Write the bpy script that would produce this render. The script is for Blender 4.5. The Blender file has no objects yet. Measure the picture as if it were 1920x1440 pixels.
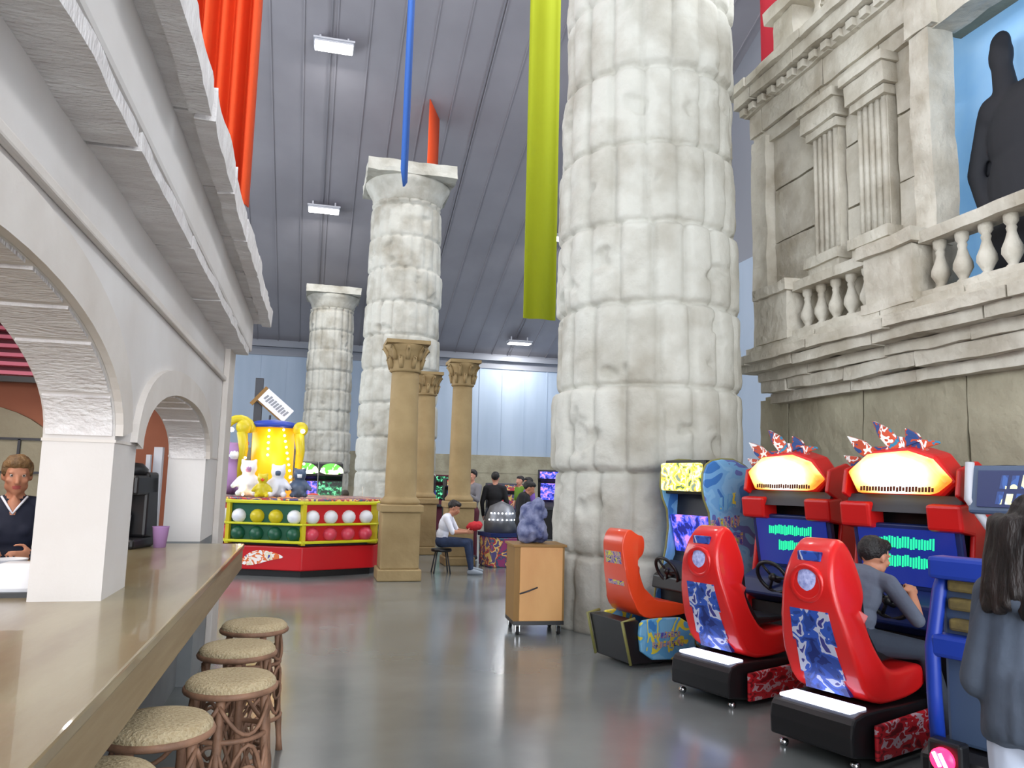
import bpy, bmesh, math, random
import numpy as np
from mathutils import Vector, Matrix, noise, Euler
random.seed(7)
PI = math.pi
R = math.radians
S = bpy.context.scene
C = S.collection

# ------------------------------------------------------------------ camera
cam_d = bpy.data.cameras.new('camera')
cam = bpy.data.objects.new('camera', cam_d); C.objects.link(cam)
cam_d.sensor_width = 36.0; cam_d.lens = 1450 / 1920 * 36.0
cam_d.clip_start = 0.05; cam_d.clip_end = 300
YAW, PITCH, ROLL = R(14.3), R(7.05), R(1.4)
f = Vector((math.sin(YAW)*math.cos(PITCH), math.cos(YAW)*math.cos(PITCH), math.sin(PITCH)))
r = Vector((math.cos(YAW), -math.sin(YAW), 0)); u = r.cross(f)
r2 = r*math.cos(ROLL)+u*math.sin(ROLL); u2 = -r*math.sin(ROLL)+u*math.cos(ROLL)
cam.matrix_world = Matrix(((r2.x,u2.x,-f.x,0),(r2.y,u2.y,-f.y,0),(r2.z,u2.z,-f.z,1.6),(0,0,0,1)))
S.camera = cam

# ------------------------------------------------------------------ light, exposure
S.view_settings.view_transform = 'Standard'
S.view_settings.look = 'None'
S.view_settings.gamma = 1.0
S.view_settings.use_curve_mapping = False
S.view_settings.exposure = 0.28
w = bpy.data.worlds.new('sky'); S.world = w; w.use_nodes = True
w.node_tree.nodes['Background'].inputs[0].default_value = (0.80, 0.87, 1.0, 1)
w.node_tree.nodes['Background'].inputs[1].default_value = 0.9

def area_light(name, loc, direction, sx, sy, power, color=(1,1,1), parent=None):
    l = bpy.data.lights.new(name, 'AREA'); l.shape = 'RECTANGLE'; l.size = sx; l.size_y = sy
    l.energy = power; l.color = color
    o = bpy.data.objects.new(name, l); C.objects.link(o)
    o.location = loc
    o.rotation_euler = Vector(direction).to_track_quat('-Z', 'Y').to_euler()
    if parent: o.parent = parent
    return o
# daylight through the glazed entrance front behind the viewer, and through the clerestory of the left wall, plus two added lights
area_light('daylight_front', (2, -11.6, 6.0), (0, 1, -0.12), 20, 10, 1800, (0.93, 0.96, 1.0))
area_light('underside_fill', (-.5, -11.5, 1.4), (0, 1, .12), 18, 2.4, 1150, (0.95, 0.97, 1.0))  # added low fill tilted up to brighten undersides; no doors stand here
area_light('daylight_left', (-11.6, 14, 7.0), (1, 0, -0.1), 34, 5, 1700, (0.90, 0.95, 1.0))

area_light('added_light_right', (13.6, 5, 12.5), (-1, 0, -.35), 16, 5, 2600, (0.93, 0.96, 1.0))  # added unseen source that brightens the stand fascias from the upper right

# ------------------------------------------------------------------ helpers
def tag(o, label=None, cat=None, group=None, kind=None):
    if label: o['label'] = label
    if cat: o['category'] = cat
    if group: o['group'] = group
    if kind: o['kind'] = kind
    return o
def thing(name, label, cat, loc=(0,0,0), rz=0, group=None):
    o = bpy.data.objects.new(name, None); C.objects.link(o)
    o.empty_display_size = .1
    o.location = loc; o.rotation_euler = (0,0,rz)
    return tag(o, label, cat, group)
def copy_tree(o, parent=None):
    c = o.copy(); C.objects.link(c)
    if parent: c.parent = parent
    for ch in list(o.children): copy_tree(ch, c)
    return c

class MB:
    """collects shapes, builds ONE mesh object"""
    def __init__(s): s.v = []; s.f = []; s.mi = []; s.sm = []
    def add(s, vs, fs, mi=0, smooth=False):
        n = len(s.v); s.v += [tuple(p) for p in vs]
        for q in fs: s.f.append([n+i for i in q]); s.mi.append(mi); s.sm.append(smooth)
        return s
    def box(s, x0, x1, y0, y1, z0, z1, mi=0, M=None):
        vs = [Vector((x,y,z)) for z in (z0,z1) for y in (y0,y1) for x in (x0,x1)]
        if M: vs = [M @ p for p in vs]
        return s.add(vs, [(0,2,3,1),(4,5,7,6),(0,1,5,4),(2,6,7,3),(0,4,6,2),(1,3,7,5)], mi)
    def tube(s, pts, rad, seg=10, mi=0, caps=True, closed=False):
        pts = [Vector(p) for p in pts]; n = len(pts)
        rads = rad if isinstance(rad, (list, tuple)) else [rad]*n
        vs = []; up = None
        for i, p in enumerate(pts):
            if closed: d = pts[(i+1) % n]-pts[i-1]
            else: d = pts[min(i+1,n-1)]-pts[max(i-1,0)]
            d.normalize()
            if up is None: up = d.orthogonal().normalized()
            up = (up - d*up.dot(d)); up = up.normalized() if up.length > 1e-5 else d.orthogonal().normalized()
            b = d.cross(up)
            for k in range(seg):
                a = 2*PI*k/seg; vs.append(p+(up*math.cos(a)+b*math.sin(a))*rads[i])
        fs = []
        m = n if closed else n-1
        for i in range(m):
            for k in range(seg):
                j = (i+1) % n
                fs.append((i*seg+k, i*seg+(k+1)%seg, j*seg+(k+1)%seg, j*seg+k))
        if caps and not closed:
            fs.append(tuple(range(seg-1,-1,-1))); fs.append(tuple((n-1)*seg+k for k in range(seg)))
        return s.add(vs, fs, mi, True)
    def lathe(s, prof, c=(0,0,0), seg=24, mi=0, a0=0, a1=2*PI, M=None, cap=True, smooth=True):
        vs = []; full = abs(a1-a0-2*PI) < 1e-6; ns = seg if full else seg+1
        for (rr, z) in prof:
            for k in range(ns):
                a = a0+(a1-a0)*k/seg
                p = Vector((rr*math.cos(a), rr*math.sin(a), z))
                if M: p = M @ p
                vs.append(p+Vector(c))
        fs = []
        for i in range(len(prof)-1):
            for k in range(ns if full else ns-1):
                fs.append((i*ns+k, i*ns+(k+1)%ns, (i+1)*ns+(k+1)%ns, (i+1)*ns+k))
        s.add(vs, fs, mi, smooth)
        if cap and full:
            n = len(s.v)-len(vs)
            if prof[0][0] > 1e-4: s.f.append([n+k for k in range(ns-1,-1,-1)]); s.mi.append(mi); s.sm.append(False)
            if prof[-1][0] > 1e-4:
                b = n+(len(prof)-1)*ns; s.f.append([b+k for k in range(ns)]); s.mi.append(mi); s.sm.append(False)
        return s
    def prism(s, poly, t0, t1, axis='y', mi=0, M=None, wf=None, smooth=False):
        """poly = 2D points; extruded along axis; wf(a,b) scales the half width there"""
        def P(a, b, t):
            if wf: t = t*wf(a, b)
            p = Vector((a,t,b)) if axis == 'y' else (Vector((t,a,b)) if axis == 'x' else Vector((a,b,t)))
            return M @ p if M else p
        n = len(poly); vs = [P(a,b,t0) for a,b in poly]+[P(a,b,t1) for a,b in poly]
        fs = [(i,(i+1)%n,n+(i+1)%n,n+i) for i in range(n)]
        s.add(vs, fs, mi, smooth); s.add(vs, [tuple(range(n-1,-1,-1)), tuple(range(n,2*n))], mi, False)
        return s
    def ball(s, c, rx, ry=None, rz=None, seg=16, mi=0, M=None):
        ry = rx if ry is None else ry; rz = rx if rz is None else rz
        prof = []; vs = []; rings = seg//2
        for i in range(rings+1):
            t = PI*i/rings
            for k in range(seg):
                a = 2*PI*k/seg
                p = Vector((rx*math.sin(t)*math.cos(a), ry*math.sin(t)*math.sin(a), -rz*math.cos(t)))
                if M: p = M @ p
                vs.append(p+Vector(c))
        fs = [(i*seg+k, i*seg+(k+1)%seg, (i+1)*seg+(k+1)%seg, (i+1)*seg+k) for i in range(rings) for k in range(seg)]
        return s.add(vs, fs, mi, True)
    def build(s, name, mats, parent=None, bevel=0, seg=2, fix=True):
        me = bpy.data.meshes.new(name); me.from_pydata(s.v, [], s.f)
        if not isinstance(mats, (list, tuple)): mats = [mats]
        for m in mats: me.materials.append(m)
        me.polygons.foreach_set('material_index', s.mi); me.polygons.foreach_set('use_smooth', s.sm)
        if fix:
            bm = bmesh.new(); bm.from_mesh(me)
            bmesh.ops.remove_doubles(bm, verts=bm.verts, dist=1e-5)
            bmesh.ops.recalc_face_normals(bm, faces=bm.faces); bm.to_mesh(me); bm.free()
        me.update()
        o = bpy.data.objects.new(name, me); C.objects.link(o)
        if parent: o.parent = parent
        if bevel:
            b = o.modifiers.new('bevel', 'BEVEL'); b.width = bevel; b.segments = seg; b.limit_method = 'ANGLE'; b.angle_limit = R(35)
        return o
def struct(name, mb, m, **k):
    o = mb.build(name, m, **k); o['kind'] = 'structure'; return o

# ------------------------------------------------------------------ materials
def srgb(*c):
    return tuple((x/255/12.92 if x/255 <= .04045 else ((x/255+.055)/1.055)**2.4) for x in c)
def mat(name, col, rough=.6, col2=None, scale=3.0, detail=6, bump=0, bscale=20, metal=0, emit=None, estr=1.0, spec=None, stretch=None, lo=.35, hi=.65, coords='Object', sheen=0, alpha=None, coat=0):
    m = bpy.data.materials.new(name); m.use_nodes = True
    N = m.node_tree.nodes; L = m.node_tree.links; b = N['Principled BSDF']
    b.inputs['Base Color'].default_value = (*col, 1); b.inputs['Roughness'].default_value = rough
    b.inputs['Metallic'].default_value = metal
    if spec is not None: b.inputs['Specular IOR Level'].default_value = spec
    if coat: b.inputs['Coat Weight'].default_value = coat
    if col2 or bump:
        tc = N.new('ShaderNodeTexCoord'); mp = N.new('ShaderNodeMapping'); L.new(tc.outputs[coords], mp.inputs[0])
        if stretch: mp.inputs['Scale'].default_value = stretch
    if col2:
        n = N.new('ShaderNodeTexNoise'); n.inputs['Scale'].default_value = scale; n.inputs['Detail'].default_value = detail
        L.new(mp.outputs[0], n.inputs['Vector'])
        cr = N.new('ShaderNodeValToRGB'); cr.color_ramp.elements[0].position = lo; cr.color_ramp.elements[1].position = hi
        cr.color_ramp.elements[0].color = (*col2, 1); cr.color_ramp.elements[1].color = (*col, 1)
        L.new(n.outputs['Fac'], cr.inputs[0]); L.new(cr.outputs[0], b.inputs['Base Color'])
    if bump:
        n = N.new('ShaderNodeTexNoise'); n.inputs['Scale'].default_value = bscale; n.inputs['Detail'].default_value = 8
        L.new(mp.outputs[0], n.inputs['Vector'])
        bp = N.new('ShaderNodeBump'); bp.inputs['Strength'].default_value = bump; bp.inputs['Distance'].default_value = .02
        L.new(n.outputs['Fac'], bp.inputs['Height']); L.new(bp.outputs[0], b.inputs['Normal'])
    if emit:
        b.inputs['Emission Color'].default_value = (*emit, 1); b.inputs['Emission Strength'].default_value = estr
    if alpha is not None: b.inputs['Alpha'].default_value = alpha
    return m
def art(name, cols, scale=6, rough=.35, emit=0, dist=.6, stretch=None):
    """printed graphics: bold patches of colour from distorted noise"""
    m = bpy.data.materials.new(name); m.use_nodes = True
    N = m.node_tree.nodes; L = m.node_tree.links; b = N['Principled BSDF']; b.inputs['Roughness'].default_value = rough
    tc = N.new('ShaderNodeTexCoord'); mp = N.new('ShaderNodeMapping'); L.new(tc.outputs['Object'], mp.inputs[0])
    if stretch: mp.inputs['Scale'].default_value = stretch
    n = N.new('ShaderNodeTexNoise'); n.inputs['Scale'].default_value = scale; n.inputs['Detail'].default_value = 2; n.inputs['Distortion'].default_value = dist
    L.new(mp.outputs[0], n.inputs['Vector'])
    cr = N.new('ShaderNodeValToRGB'); cr.color_ramp.interpolation = 'CONSTANT'
    k = len(cols)
    while len(cr.color_ramp.elements) < k: cr.color_ramp.elements.new(.5)
    for i, c in enumerate(cols):
        cr.color_ramp.elements[i].position = 0 if i == 0 else .33+.34*i/k
        cr.color_ramp.elements[i].color = (*c, 1)
    L.new(n.outputs['Fac'], cr.inputs[0]); L.new(cr.outputs[0], b.inputs['Base Color'])
    if emit: L.new(cr.outputs[0], b.inputs['Emission Color']); b.inputs['Emission Strength'].default_value = emit
    return m

M = {}
M['stone'] = mat('weathered_stone', srgb(197,196,187), .9, srgb(160,155,142), 1.6, 10, .9, 9, lo=.3, hi=.58)
M['facade'] = mat('facade_stone', srgb(208,203,190), .9, srgb(170,161,144), 2.2, 10, 1.0, 12, lo=.3, hi=.6)
M['facade_wall'] = mat('facade_wall_stone', srgb(176,170,148), .92, srgb(150,143,122), 1.5, 10, .9, 10)
M['plaster'] = mat('pale_plaster', srgb(218,215,213), .85, srgb(207,202,198), 1.3, 5, .12, 12)
M['hewn'] = mat('rough_hewn_plaster', srgb(226,223,222), .9, srgb(212,207,206), 6, 8, .9, 26, stretch=(1,2.5,1))
M['rim'] = mat('arch_rim_plaster', srgb(214,208,202), .85, srgb(202,194,186), 2, 5, .2, 14)
M['sand'] = mat('sand_painted_column', srgb(160,138,98), .8, srgb(140,118,80), 2, 6, .3, 14)
M['wood'] = mat('light_counter_wood', srgb(156,144,112), .28, srgb(130,112,80), 2.2, 8, .04, 20, stretch=(2.4,.45,1), coat=.3)
M['wood_edge'] = mat('counter_edge_wood', srgb(158,140,108), .45, srgb(140,120,88), 3, 6, .05, 20, stretch=(1,.4,6))
M['knee'] = mat('blue_grey_panel', srgb(140,144,146), .6, srgb(124,128,130), 2)
M['terra'] = mat('terracotta_paint', srgb(178,112,84), .7, srgb(160,98,72), 1.2)
M['pink'] = mat('pink_awning', srgb(216,112,138), .5)
M['pink_dark'] = mat('pink_awning_gap', srgb(120,40,58), .5)
M['black'] = mat('black_plastic', srgb(22,22,25), .4)
M['rubber'] = mat('black_rubber', srgb(28,28,30), .8)
M['grey_metal'] = mat('grey_metal', srgb(120,122,128), .4, metal=.6)
M['dark_metal'] = mat('dark_metal', srgb(60,62,68), .45, metal=.3)
M['chrome'] = mat('chrome', srgb(210,212,216), .2, metal=1)
M['white'] = mat('white_plastic', srgb(232,234,240), .4)
M['orange_cloth'] = mat('orange_cloth', srgb(240,84,34), .8)
M['red_cloth'] = mat('crimson_cloth', srgb(176,26,44), .8)
M['green_cloth'] = mat('lime_cloth', srgb(180,190,26), .8)
M['blue_cloth'] = mat('blue_cloth', srgb(60,110,196), .8)
M['ceil'] = mat('ceiling_metal_sheet', srgb(158,156,163), .55, srgb(146,144,151), .35, 4)
M['seam'] = mat('ceiling_seam', srgb(136,135,142), .6)
M['white_wall'] = mat('white_wall_sheet', srgb(176,192,212), .7, srgb(164,181,202), .5, 4, stretch=(2,1,.3))
M['band'] = mat('grey_wall_band', srgb(142,146,156), .7)
M['wall_grey'] = mat('plain_grey_wall', srgb(160,160,166), .8)
M['glass'] = mat('glass_clear', (1,1,1), .03); M['glass'].node_tree.nodes['Principled BSDF'].inputs['Transmission Weight'].default_value = 1
M['lamp'] = mat('lamp_lens', (1,1,1), .4, emit=(1,1,1), estr=9)
M['lamp_house'] = mat('lamp_housing', srgb(190,192,200), .5)
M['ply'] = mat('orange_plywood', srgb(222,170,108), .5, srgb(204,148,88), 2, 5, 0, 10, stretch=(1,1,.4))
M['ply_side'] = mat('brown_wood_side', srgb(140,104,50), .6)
M['wicker'] = mat('woven_cane', srgb(202,186,152), .8, srgb(180,160,124), 90, 2, .8, 90)
M['cane'] = mat('brown_cane', srgb(150,112,88), .6, srgb(104,76,58), 8, 4, .3, 30)
M['red'] = mat('glossy_red_shell', srgb(226,34,34), .28, coat=.4)
M['dred'] = mat('red_cabinet', srgb(190,22,22), .35)
M['orange'] = mat('orange_shell', srgb(228,72,32), .35, coat=.3)
M['navy'] = mat('navy_plastic', srgb(26,40,92), .4)
M['blue'] = mat('cobalt_frame', srgb(26,60,165), .4)
M['bluegrey'] = mat('blue_grey_shell', srgb(70,88,116), .4)
M['pad'] = mat('ochre_pad', srgb(120,104,58), .8, srgb(96,84,50), 20)
M['olive'] = mat('olive_trim', srgb(128,126,70), .5)
M['skin'] = mat('skin', srgb(204,146,122), .55)
M['skin2'] = mat('skin_tan', srgb(186,128,100), .55)
M['lips'] = mat('lips', srgb(176,88,84), .5)
M['eye'] = mat('eye_white', srgb(190,182,176), .3)
M['iris'] = mat('iris_brown', srgb(50,32,22), .2)
M['hair_dark'] = mat('dark_brown_hair', srgb(38,28,26), .5, srgb(18,14,14), 30, 3, .6, 60, stretch=(1,1,.15))
M['hair_black'] = mat('black_hair', srgb(26,22,22), .55, srgb(12,10,10), 30, 3, .6, 60)
M['hair_fair'] = mat('sandy_hair', srgb(128,98,62), .6, srgb(92,68,42), 30, 3, .6, 60)
M['jacket'] = mat('slate_jacket_cloth', srgb(84,94,110), .85, srgb(70,80,96), 5, 5, .5, 9)
M['grey_shirt'] = mat('grey_shirt_cloth', srgb(98,106,122), .85, srgb(84,90,106), 5, 5, .4, 10)
M['denim'] = mat('denim', srgb(44,60,92), .85, srgb(34,46,74), 8, 4, .3, 30)
M['dark_pants'] = mat('charcoal_trousers', srgb(50,58,72), .85)
M['white_pants'] = mat('pale_trousers', srgb(206,216,236), .8)
M['navy_cloth'] = mat('navy_cloth', srgb(18,24,46), .8)
M['white_cloth'] = mat('white_cloth', srgb(226,228,240), .8)
M['dark_cloth'] = mat('black_cloth', srgb(24,24,28), .85)
M['maroon'] = mat('maroon_cloth', srgb(84,30,46), .85)
M['red_cloth2'] = mat('red_cloth_bag', srgb(190,34,44), .8)
M['grey_cloth'] = mat('grey_cloth', srgb(120,118,124), .85)
M['shoe'] = mat('grey_shoe', srgb(150,160,172), .6)
M['shoe_dark'] = mat('dark_shoe', srgb(40,40,44), .6)
M['screen'] = mat('screen_glow_navy', srgb(16,26,84), .2, emit=srgb(22,36,110), estr=1.0)
M['screen_txt'] = mat('screen_green_text', srgb(30,200,130), .4, emit=srgb(30,205,130), estr=1.3)
M['screen_txt2'] = mat('screen_dim_text', srgb(20,90,110), .4, emit=srgb(20,90,110), estr=1)
M['white_lit'] = mat('white_lit_strip', (1,1,1), .4, emit=srgb(214,222,255), estr=1.6)
M['redlamp'] = mat('red_lamp', srgb(255,30,60), .3, emit=srgb(255,30,70), estr=5)
M['pinkhot'] = mat('pink_hot_tube', (1,.7,.8), .3, emit=(1,.55,.65), estr=8)
M['bulb'] = mat('warm_bulb', (1,.8,.5), .3, emit=(1,.62,.28), estr=14)
M['bulbw'] = mat('white_bulb', (1,1,1), .3, emit=(.9,.95,1), estr=6)
M['yellow'] = mat('bright_yellow', srgb(205,186,24), .4)
M['yellow_glow'] = mat('yellow_lit_panel', srgb(250,190,20), .4, emit=srgb(255,180,20), estr=.55)
M['lime'] = mat('lime_edge', srgb(206,206,28), .4)
M['dgreen'] = mat('dark_green', srgb(20,84,60), .4)
M['kred'] = mat('kiosk_red', srgb(196,20,30), .35)
M['plum'] = mat('lilac_plush', srgb(168,130,180), .9)
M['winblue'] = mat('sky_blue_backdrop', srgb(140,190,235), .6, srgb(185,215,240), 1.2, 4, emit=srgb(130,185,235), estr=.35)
M['silh'] = mat('black_statue', srgb(24,26,34), .7)
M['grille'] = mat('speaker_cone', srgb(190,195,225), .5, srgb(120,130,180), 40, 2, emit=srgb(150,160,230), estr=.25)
M['flame'] = None
M['brownink'] = mat('dark_brown_print', srgb(90,36,16), .5)
M['pinkdome'] = mat('pink_red_dome', srgb(214,70,90), .35)
M['palegreen'] = mat('pale_green_label', srgb(176,196,170), .5)
M['art_blue'] = art('blue_yellow_graphics', [srgb(60,130,200), srgb(96,170,220), srgb(226,214,70), srgb(96,170,220), srgb(120,185,225)], 5)
M['art_side'] = art('pale_blue_graphics', [srgb(60,120,190), srgb(112,170,220), srgb(130,185,226), srgb(118,176,222), srgb(96,110,180)], 3)
M['art_text'] = art('yellow_purple_lettering', [srgb(90,70,150), srgb(220,210,60), srgb(150,130,170), srgb(200,160,150), srgb(90,80,170)], 16)
M['art_red'] = art('red_silver_graphics', [srgb(120,20,30), srgb(196,34,46), srgb(200,40,50), srgb(196,170,180), srgb(170,30,40)], 9, stretch=(1,1,2))
M['art_decal'] = art('blue_silver_decal', [srgb(20,40,110), srgb(40,70,150), srgb(50,90,190), srgb(200,205,225), srgb(60,60,140)], 8)
M['art_yel'] = art('yellow_green_lit_graphics', [srgb(90,110,70), srgb(240,235,60), srgb(250,250,120), srgb(210,225,190), srgb(230,190,60), srgb(120,140,120)], 11, emit=.8)
M['art_purple'] = art('violet_screen_picture', [srgb(20,30,120), srgb(50,70,200), srgb(120,110,240), srgb(190,130,220)], 12, emit=.9)
M['art_green'] = art('green_screen_picture', [srgb(8,14,12), srgb(14,50,36), srgb(30,120,80), srgb(120,230,170)], 14, emit=.6)
M['art_jet'] = art('jet_topper_graphics', [srgb(40,70,130), srgb(180,70,40), srgb(235,235,235), srgb(200,80,50), srgb(50,130,170)], 9)
M['art_lime'] = art('lime_white_lit_graphics', [srgb(90,200,60), srgb(240,255,200), srgb(255,255,245), srgb(240,250,190)], 5, emit=1.0)
M['art_prize'] = art('prize_graphics', [srgb(150,60,110), srgb(60,90,120), srgb(190,60,70), srgb(230,200,120), srgb(90,80,130)], 6)
M['logo'] = art('swirl_logo_graphics', [srgb(60,60,160), srgb(235,225,190), srgb(250,240,235), srgb(230,120,60), srgb(245,245,245)], 7)
M['art_marq'] = art('pale_letter_graphics', [srgb(20,50,110), srgb(36,74,140), srgb(230,230,170), srgb(200,215,210), srgb(40,84,150)], 9, emit=.5, stretch=(1,1,.5))

def flame_mat():
    m = bpy.data.materials.new('backlit_fire_marquee'); m.use_nodes = True
    N = m.node_tree.nodes; L = m.node_tree.links; b = N['Principled BSDF']
    tc = N.new('ShaderNodeTexCoord'); mp = N.new('ShaderNodeMapping'); L.new(tc.outputs['Object'], mp.inputs[0])
    mp.inputs['Scale'].default_value = (1, 1/.42, 1/.24)
    g = N.new('ShaderNodeTexGradient'); g.gradient_type = 'SPHERICAL'; L.new(mp.outputs[0], g.inputs[0])
    n = N.new('ShaderNodeTexNoise'); n.inputs['Scale'].default_value = 5; L.new(tc.outputs['Object'], n.inputs['Vector'])
    a = N.new('ShaderNodeMath'); a.operation = 'MULTIPLY_ADD'; a.inputs[1].default_value = .35; L.new(n.outputs['Fac'], a.inputs[0])
    L.new(g.outputs['Fac'], a.inputs[2])
    cr = N.new('ShaderNodeValToRGB'); e = cr.color_ramp.elements
    e[0].position = .10; e[0].color = (.35,.06,.01,1); e[1].position = .66; e[1].color = (1,.97,.88,1)
    x = e.new(.28); x.color = (.95,.33,.04,1); x = e.new(.46); x.color = (1,.72,.3,1)
    L.new(a.outputs[0], cr.inputs[0]); L.new(cr.outputs[0], b.inputs['Base Color']); L.new(cr.outputs[0], b.inputs['Emission Color'])
    b.inputs['Emission Strength'].default_value = 1.25
    return m
M['flame'] = flame_mat()

def floor_mat():
    m = bpy.data.materials.new('polished_concrete'); m.use_nodes = True
    N = m.node_tree.nodes; L = m.node_tree.links; b = N['Principled BSDF']
    tc = N.new('ShaderNodeTexCoord')
    n = N.new('ShaderNodeTexNoise'); n.inputs['Scale'].default_value = .9; n.inputs['Detail'].default_value = 8; L.new(tc.outputs['Object'], n.inputs['Vector'])
    cr = N.new('ShaderNodeValToRGB'); e = cr.color_ramp.elements
    e[0].position = .3; e[0].color = (*srgb(104,109,109),1); e[1].position = .7; e[1].color = (*srgb(126,131,131),1)
    L.new(n.outputs['Fac'], cr.inputs[0]); L.new(cr.outputs[0], b.inputs['Base Color'])
    cr2 = N.new('ShaderNodeMapRange'); cr2.inputs[3].default_value = .13; cr2.inputs[4].default_value = .27; L.new(n.outputs['Fac'], cr2.inputs[0])
    L.new(cr2.outputs[0], b.inputs['Roughness']); b.inputs['Specular IOR Level'].default_value = .6
    b.inputs['Coat Weight'].default_value = .25; b.inputs['Coat Roughness'].default_value = .16
    return m
M['floor'] = floor_mat()

# ------------------------------------------------------------------ the hall
YW, ZW, SL = 42.0, 8.6, .42          # far wall, its eaves height, ceiling slope
XL, XR, YB = -12.0, 14.0, -12.0
YR = -2.0                            # ridge
def zc(y): return ZW+(YW-max(y, YR))*SL if y >= YR else ZW+(YW-YR)*SL-(YR-y)*SL
struct('floor', MB().box(XL-.3, XR+.3, YB-.3, YW+.3, -.2, 0), M['floor'])
c_ = MB()
zr = zc(YR)
c_.prism([(YB-.3, zc(YB-.3)), (YR, zr), (YW+.3, zc(YW+.3)), (YW+.3, zc(YW+.3)+.25), (YR, zr+.25), (YB-.3, zc(YB-.3)+.25)], XL-.3, XR+.3, 'x')
struct('ceiling', c_, M['ceil'])
# standing seams of the ceiling sheets
ang = math.atan(SL)
sm = MB()
x = XL+.5
while x < XR:
    sm.add([(x-.02,YR,zr-.001),(x+.02,YR,zr-.001),(x+.02,YR,zr-.04),(x-.02,YR,zr-.04),
            (x-.02,YW,ZW-.001),(x+.02,YW,ZW-.001),(x+.02,YW,ZW-.04),(x-.02,YW,ZW-.04)],
           [(0,1,2,3),(4,5,6,7),(0,1,5,4),(1,2,6,5),(2,3,7,6),(3,0,4,7)])
    x += 1.05
o = struct('trim_1', sm, M['ceil'])
sm = MB()
for x in (-.15, 5.2, 10.4):
    sm.add([(x-.03,YR,zr-.001),(x+.03,YR,zr-.001),(x+.03,YR,zr-.06),(x-.03,YR,zr-.06),
            (x-.03,YW,ZW-.001),(x+.03,YW,ZW-.001),(x+.03,YW,ZW-.06),(x-.03,YW,ZW-.06)],
           [(0,1,2,3),(4,5,6,7),(0,1,5,4),(1,2,6,5),(2,3,7,6),(3,0,4,7)])
struct('trim_2', sm, M['seam'])
# far wall: stone dado, white sheeting, grey band
struct('wall_far', MB().box(XL-.3, XR+.3, YW, YW+.3, 0, ZW+.3), M['band'])
d = MB().box(XL, XR, YW-.35, YW, 0, 2.9)
for k in range(3): d.box(XL, XR, YW-.37, YW-.35, .95*k+.04, .95*k+.93)
struct('trim_3', d, M['facade_wall'])
wp = MB().box(XL, XR, YW-.1, YW, 2.9, 7.75)
x = XL
while x < XR: wp.box(x, x+.06, YW-.13, YW-.1, 2.9, 7.75); x += 1.3
struct('trim_4', wp, M['white_wall'])
struct('trim_5', MB().box(XL, XR, YW-.3, YW, 8.2, 8.45).box(XL, XR, YW-.16, YW, 7.75, 7.85), M['band'])
struct('wall_right', MB().prism([(YB,0),(YW,0),(YW,ZW),(YR,zr),(YB,zc(YB))], XR, XR+.3, 'x'), M['band'])
struct('trim_6', MB().box(XR-.1, XR, 5, YW, 0, 9.2), M['white_wall'])
struct('wall_left', MB().prism([(YB,0),(YW,0),(YW,ZW),(YR,zr),(YB,zc(YB))], XL-.3, XL, 'x'), M['wall_grey'])
struct('wall_front', MB().prism([(XL,0),(XR,0),(XR,zc(YB)),(XL,zc(YB))], YB-.3, YB, 'y'), M['wall_grey'])
# glazed entrance front behind the viewer and clerestory on the left wall
def window(name, a, b, z0, z1, side):
    fr = MB(); gl = MB(); n = 6
    for k in range(n+1):
        t = a+(b-a)*k/n
        if side == 'front': fr.box(t-.06, t+.06, YB, YB+.14, z0, z1)
        elif side == 'right': fr.box(XR-.14, XR, t-.06, t+.06, z0, z1)
        else: fr.box(XL, XL+.14, t-.06, t+.06, z0, z1)
    for z in (z0, (z0+z1)/2, z1):
        if side == 'front': fr.box(a, b, YB, YB+.12, z-.06, z+.06)
        elif side == 'right': fr.box(XR-.12, XR, a, b, z-.06, z+.06)
        else: fr.box(XL, XL+.12, a, b, z-.06, z+.06)
    if side == 'front': gl.box(a, b, YB+.01, YB+.05, z0, z1)
    elif side == 'right': gl.box(XR-.05, XR-.01, a, b, z0, z1)
    else: gl.box(XL+.01, XL+.05, a, b, z0, z1)
    fo = struct(name, fr, M['dark_metal'])
    gl.build('window_pane', M['pane'], fo)
M['pane'] = mat('bright_overcast_pane', srgb(225,232,240), .1, emit=(.9,.95,1), estr=1.2)
window('window_1', -8, 12, 1.0, 11.0, 'front')
window('window_2', -3, 31, 4.5, 9.5, 'left')
window('window_3_added', -3, 13, 10.0, 15.0, 'right')  # unseen clerestory added to go with the right-hand light

# ceiling lamps
def lamp_proto():
    t = thing('high_bay_lamp', 'x', 'ceiling lamp')
    h = MB().box(-.62,.62,-.31,.31,.03,.13).box(-.66,.66,-.35,.35,.10,.16)
    for sx in (-.45,.45): h.box(sx-.03,sx+.03,-.03,.03,.16,.40)
    h.build('housing', M['lamp_house'], t)
    MB().box(-.6,.6,-.29,.29,0,.03).build('lens', M['lamp'], t)
    area_light('lamp_light', (0,0,-.03), (0,0,-1), 1.2, .6, 190, (1,.97,.93), t)
    return t
lp = lamp_proto()
# (x, y) under the sloping ceiling
lamp_pos = [(-.03,24.6,'square white high-bay lamp near the top of the photo, above the broad column'),
            (-.08,31.9,'white high-bay lamp level with the top of the tall column, left of it'),
            (10.6,40.2,'white high-bay lamp low on the ceiling beyond the lime banner'),
            (10.2,32.1,'small white lamp half hidden between lime banner and massive column')]
import itertools
for x in (-8,-.05,5,10.3):
    for y in (3,10,17): lamp_pos.append((x,y,None))
first = True
for x, y, lb in lamp_pos:
    o = lp if first else copy_tree(lp); first = False
    o.location = (x, y, zc(y)-.42)
    o['label'] = lb or 'white high-bay lamp outside the picture, on the ceiling towards the viewer'
    o['group'] = 'high-bay lamps on the ceiling'

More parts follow.
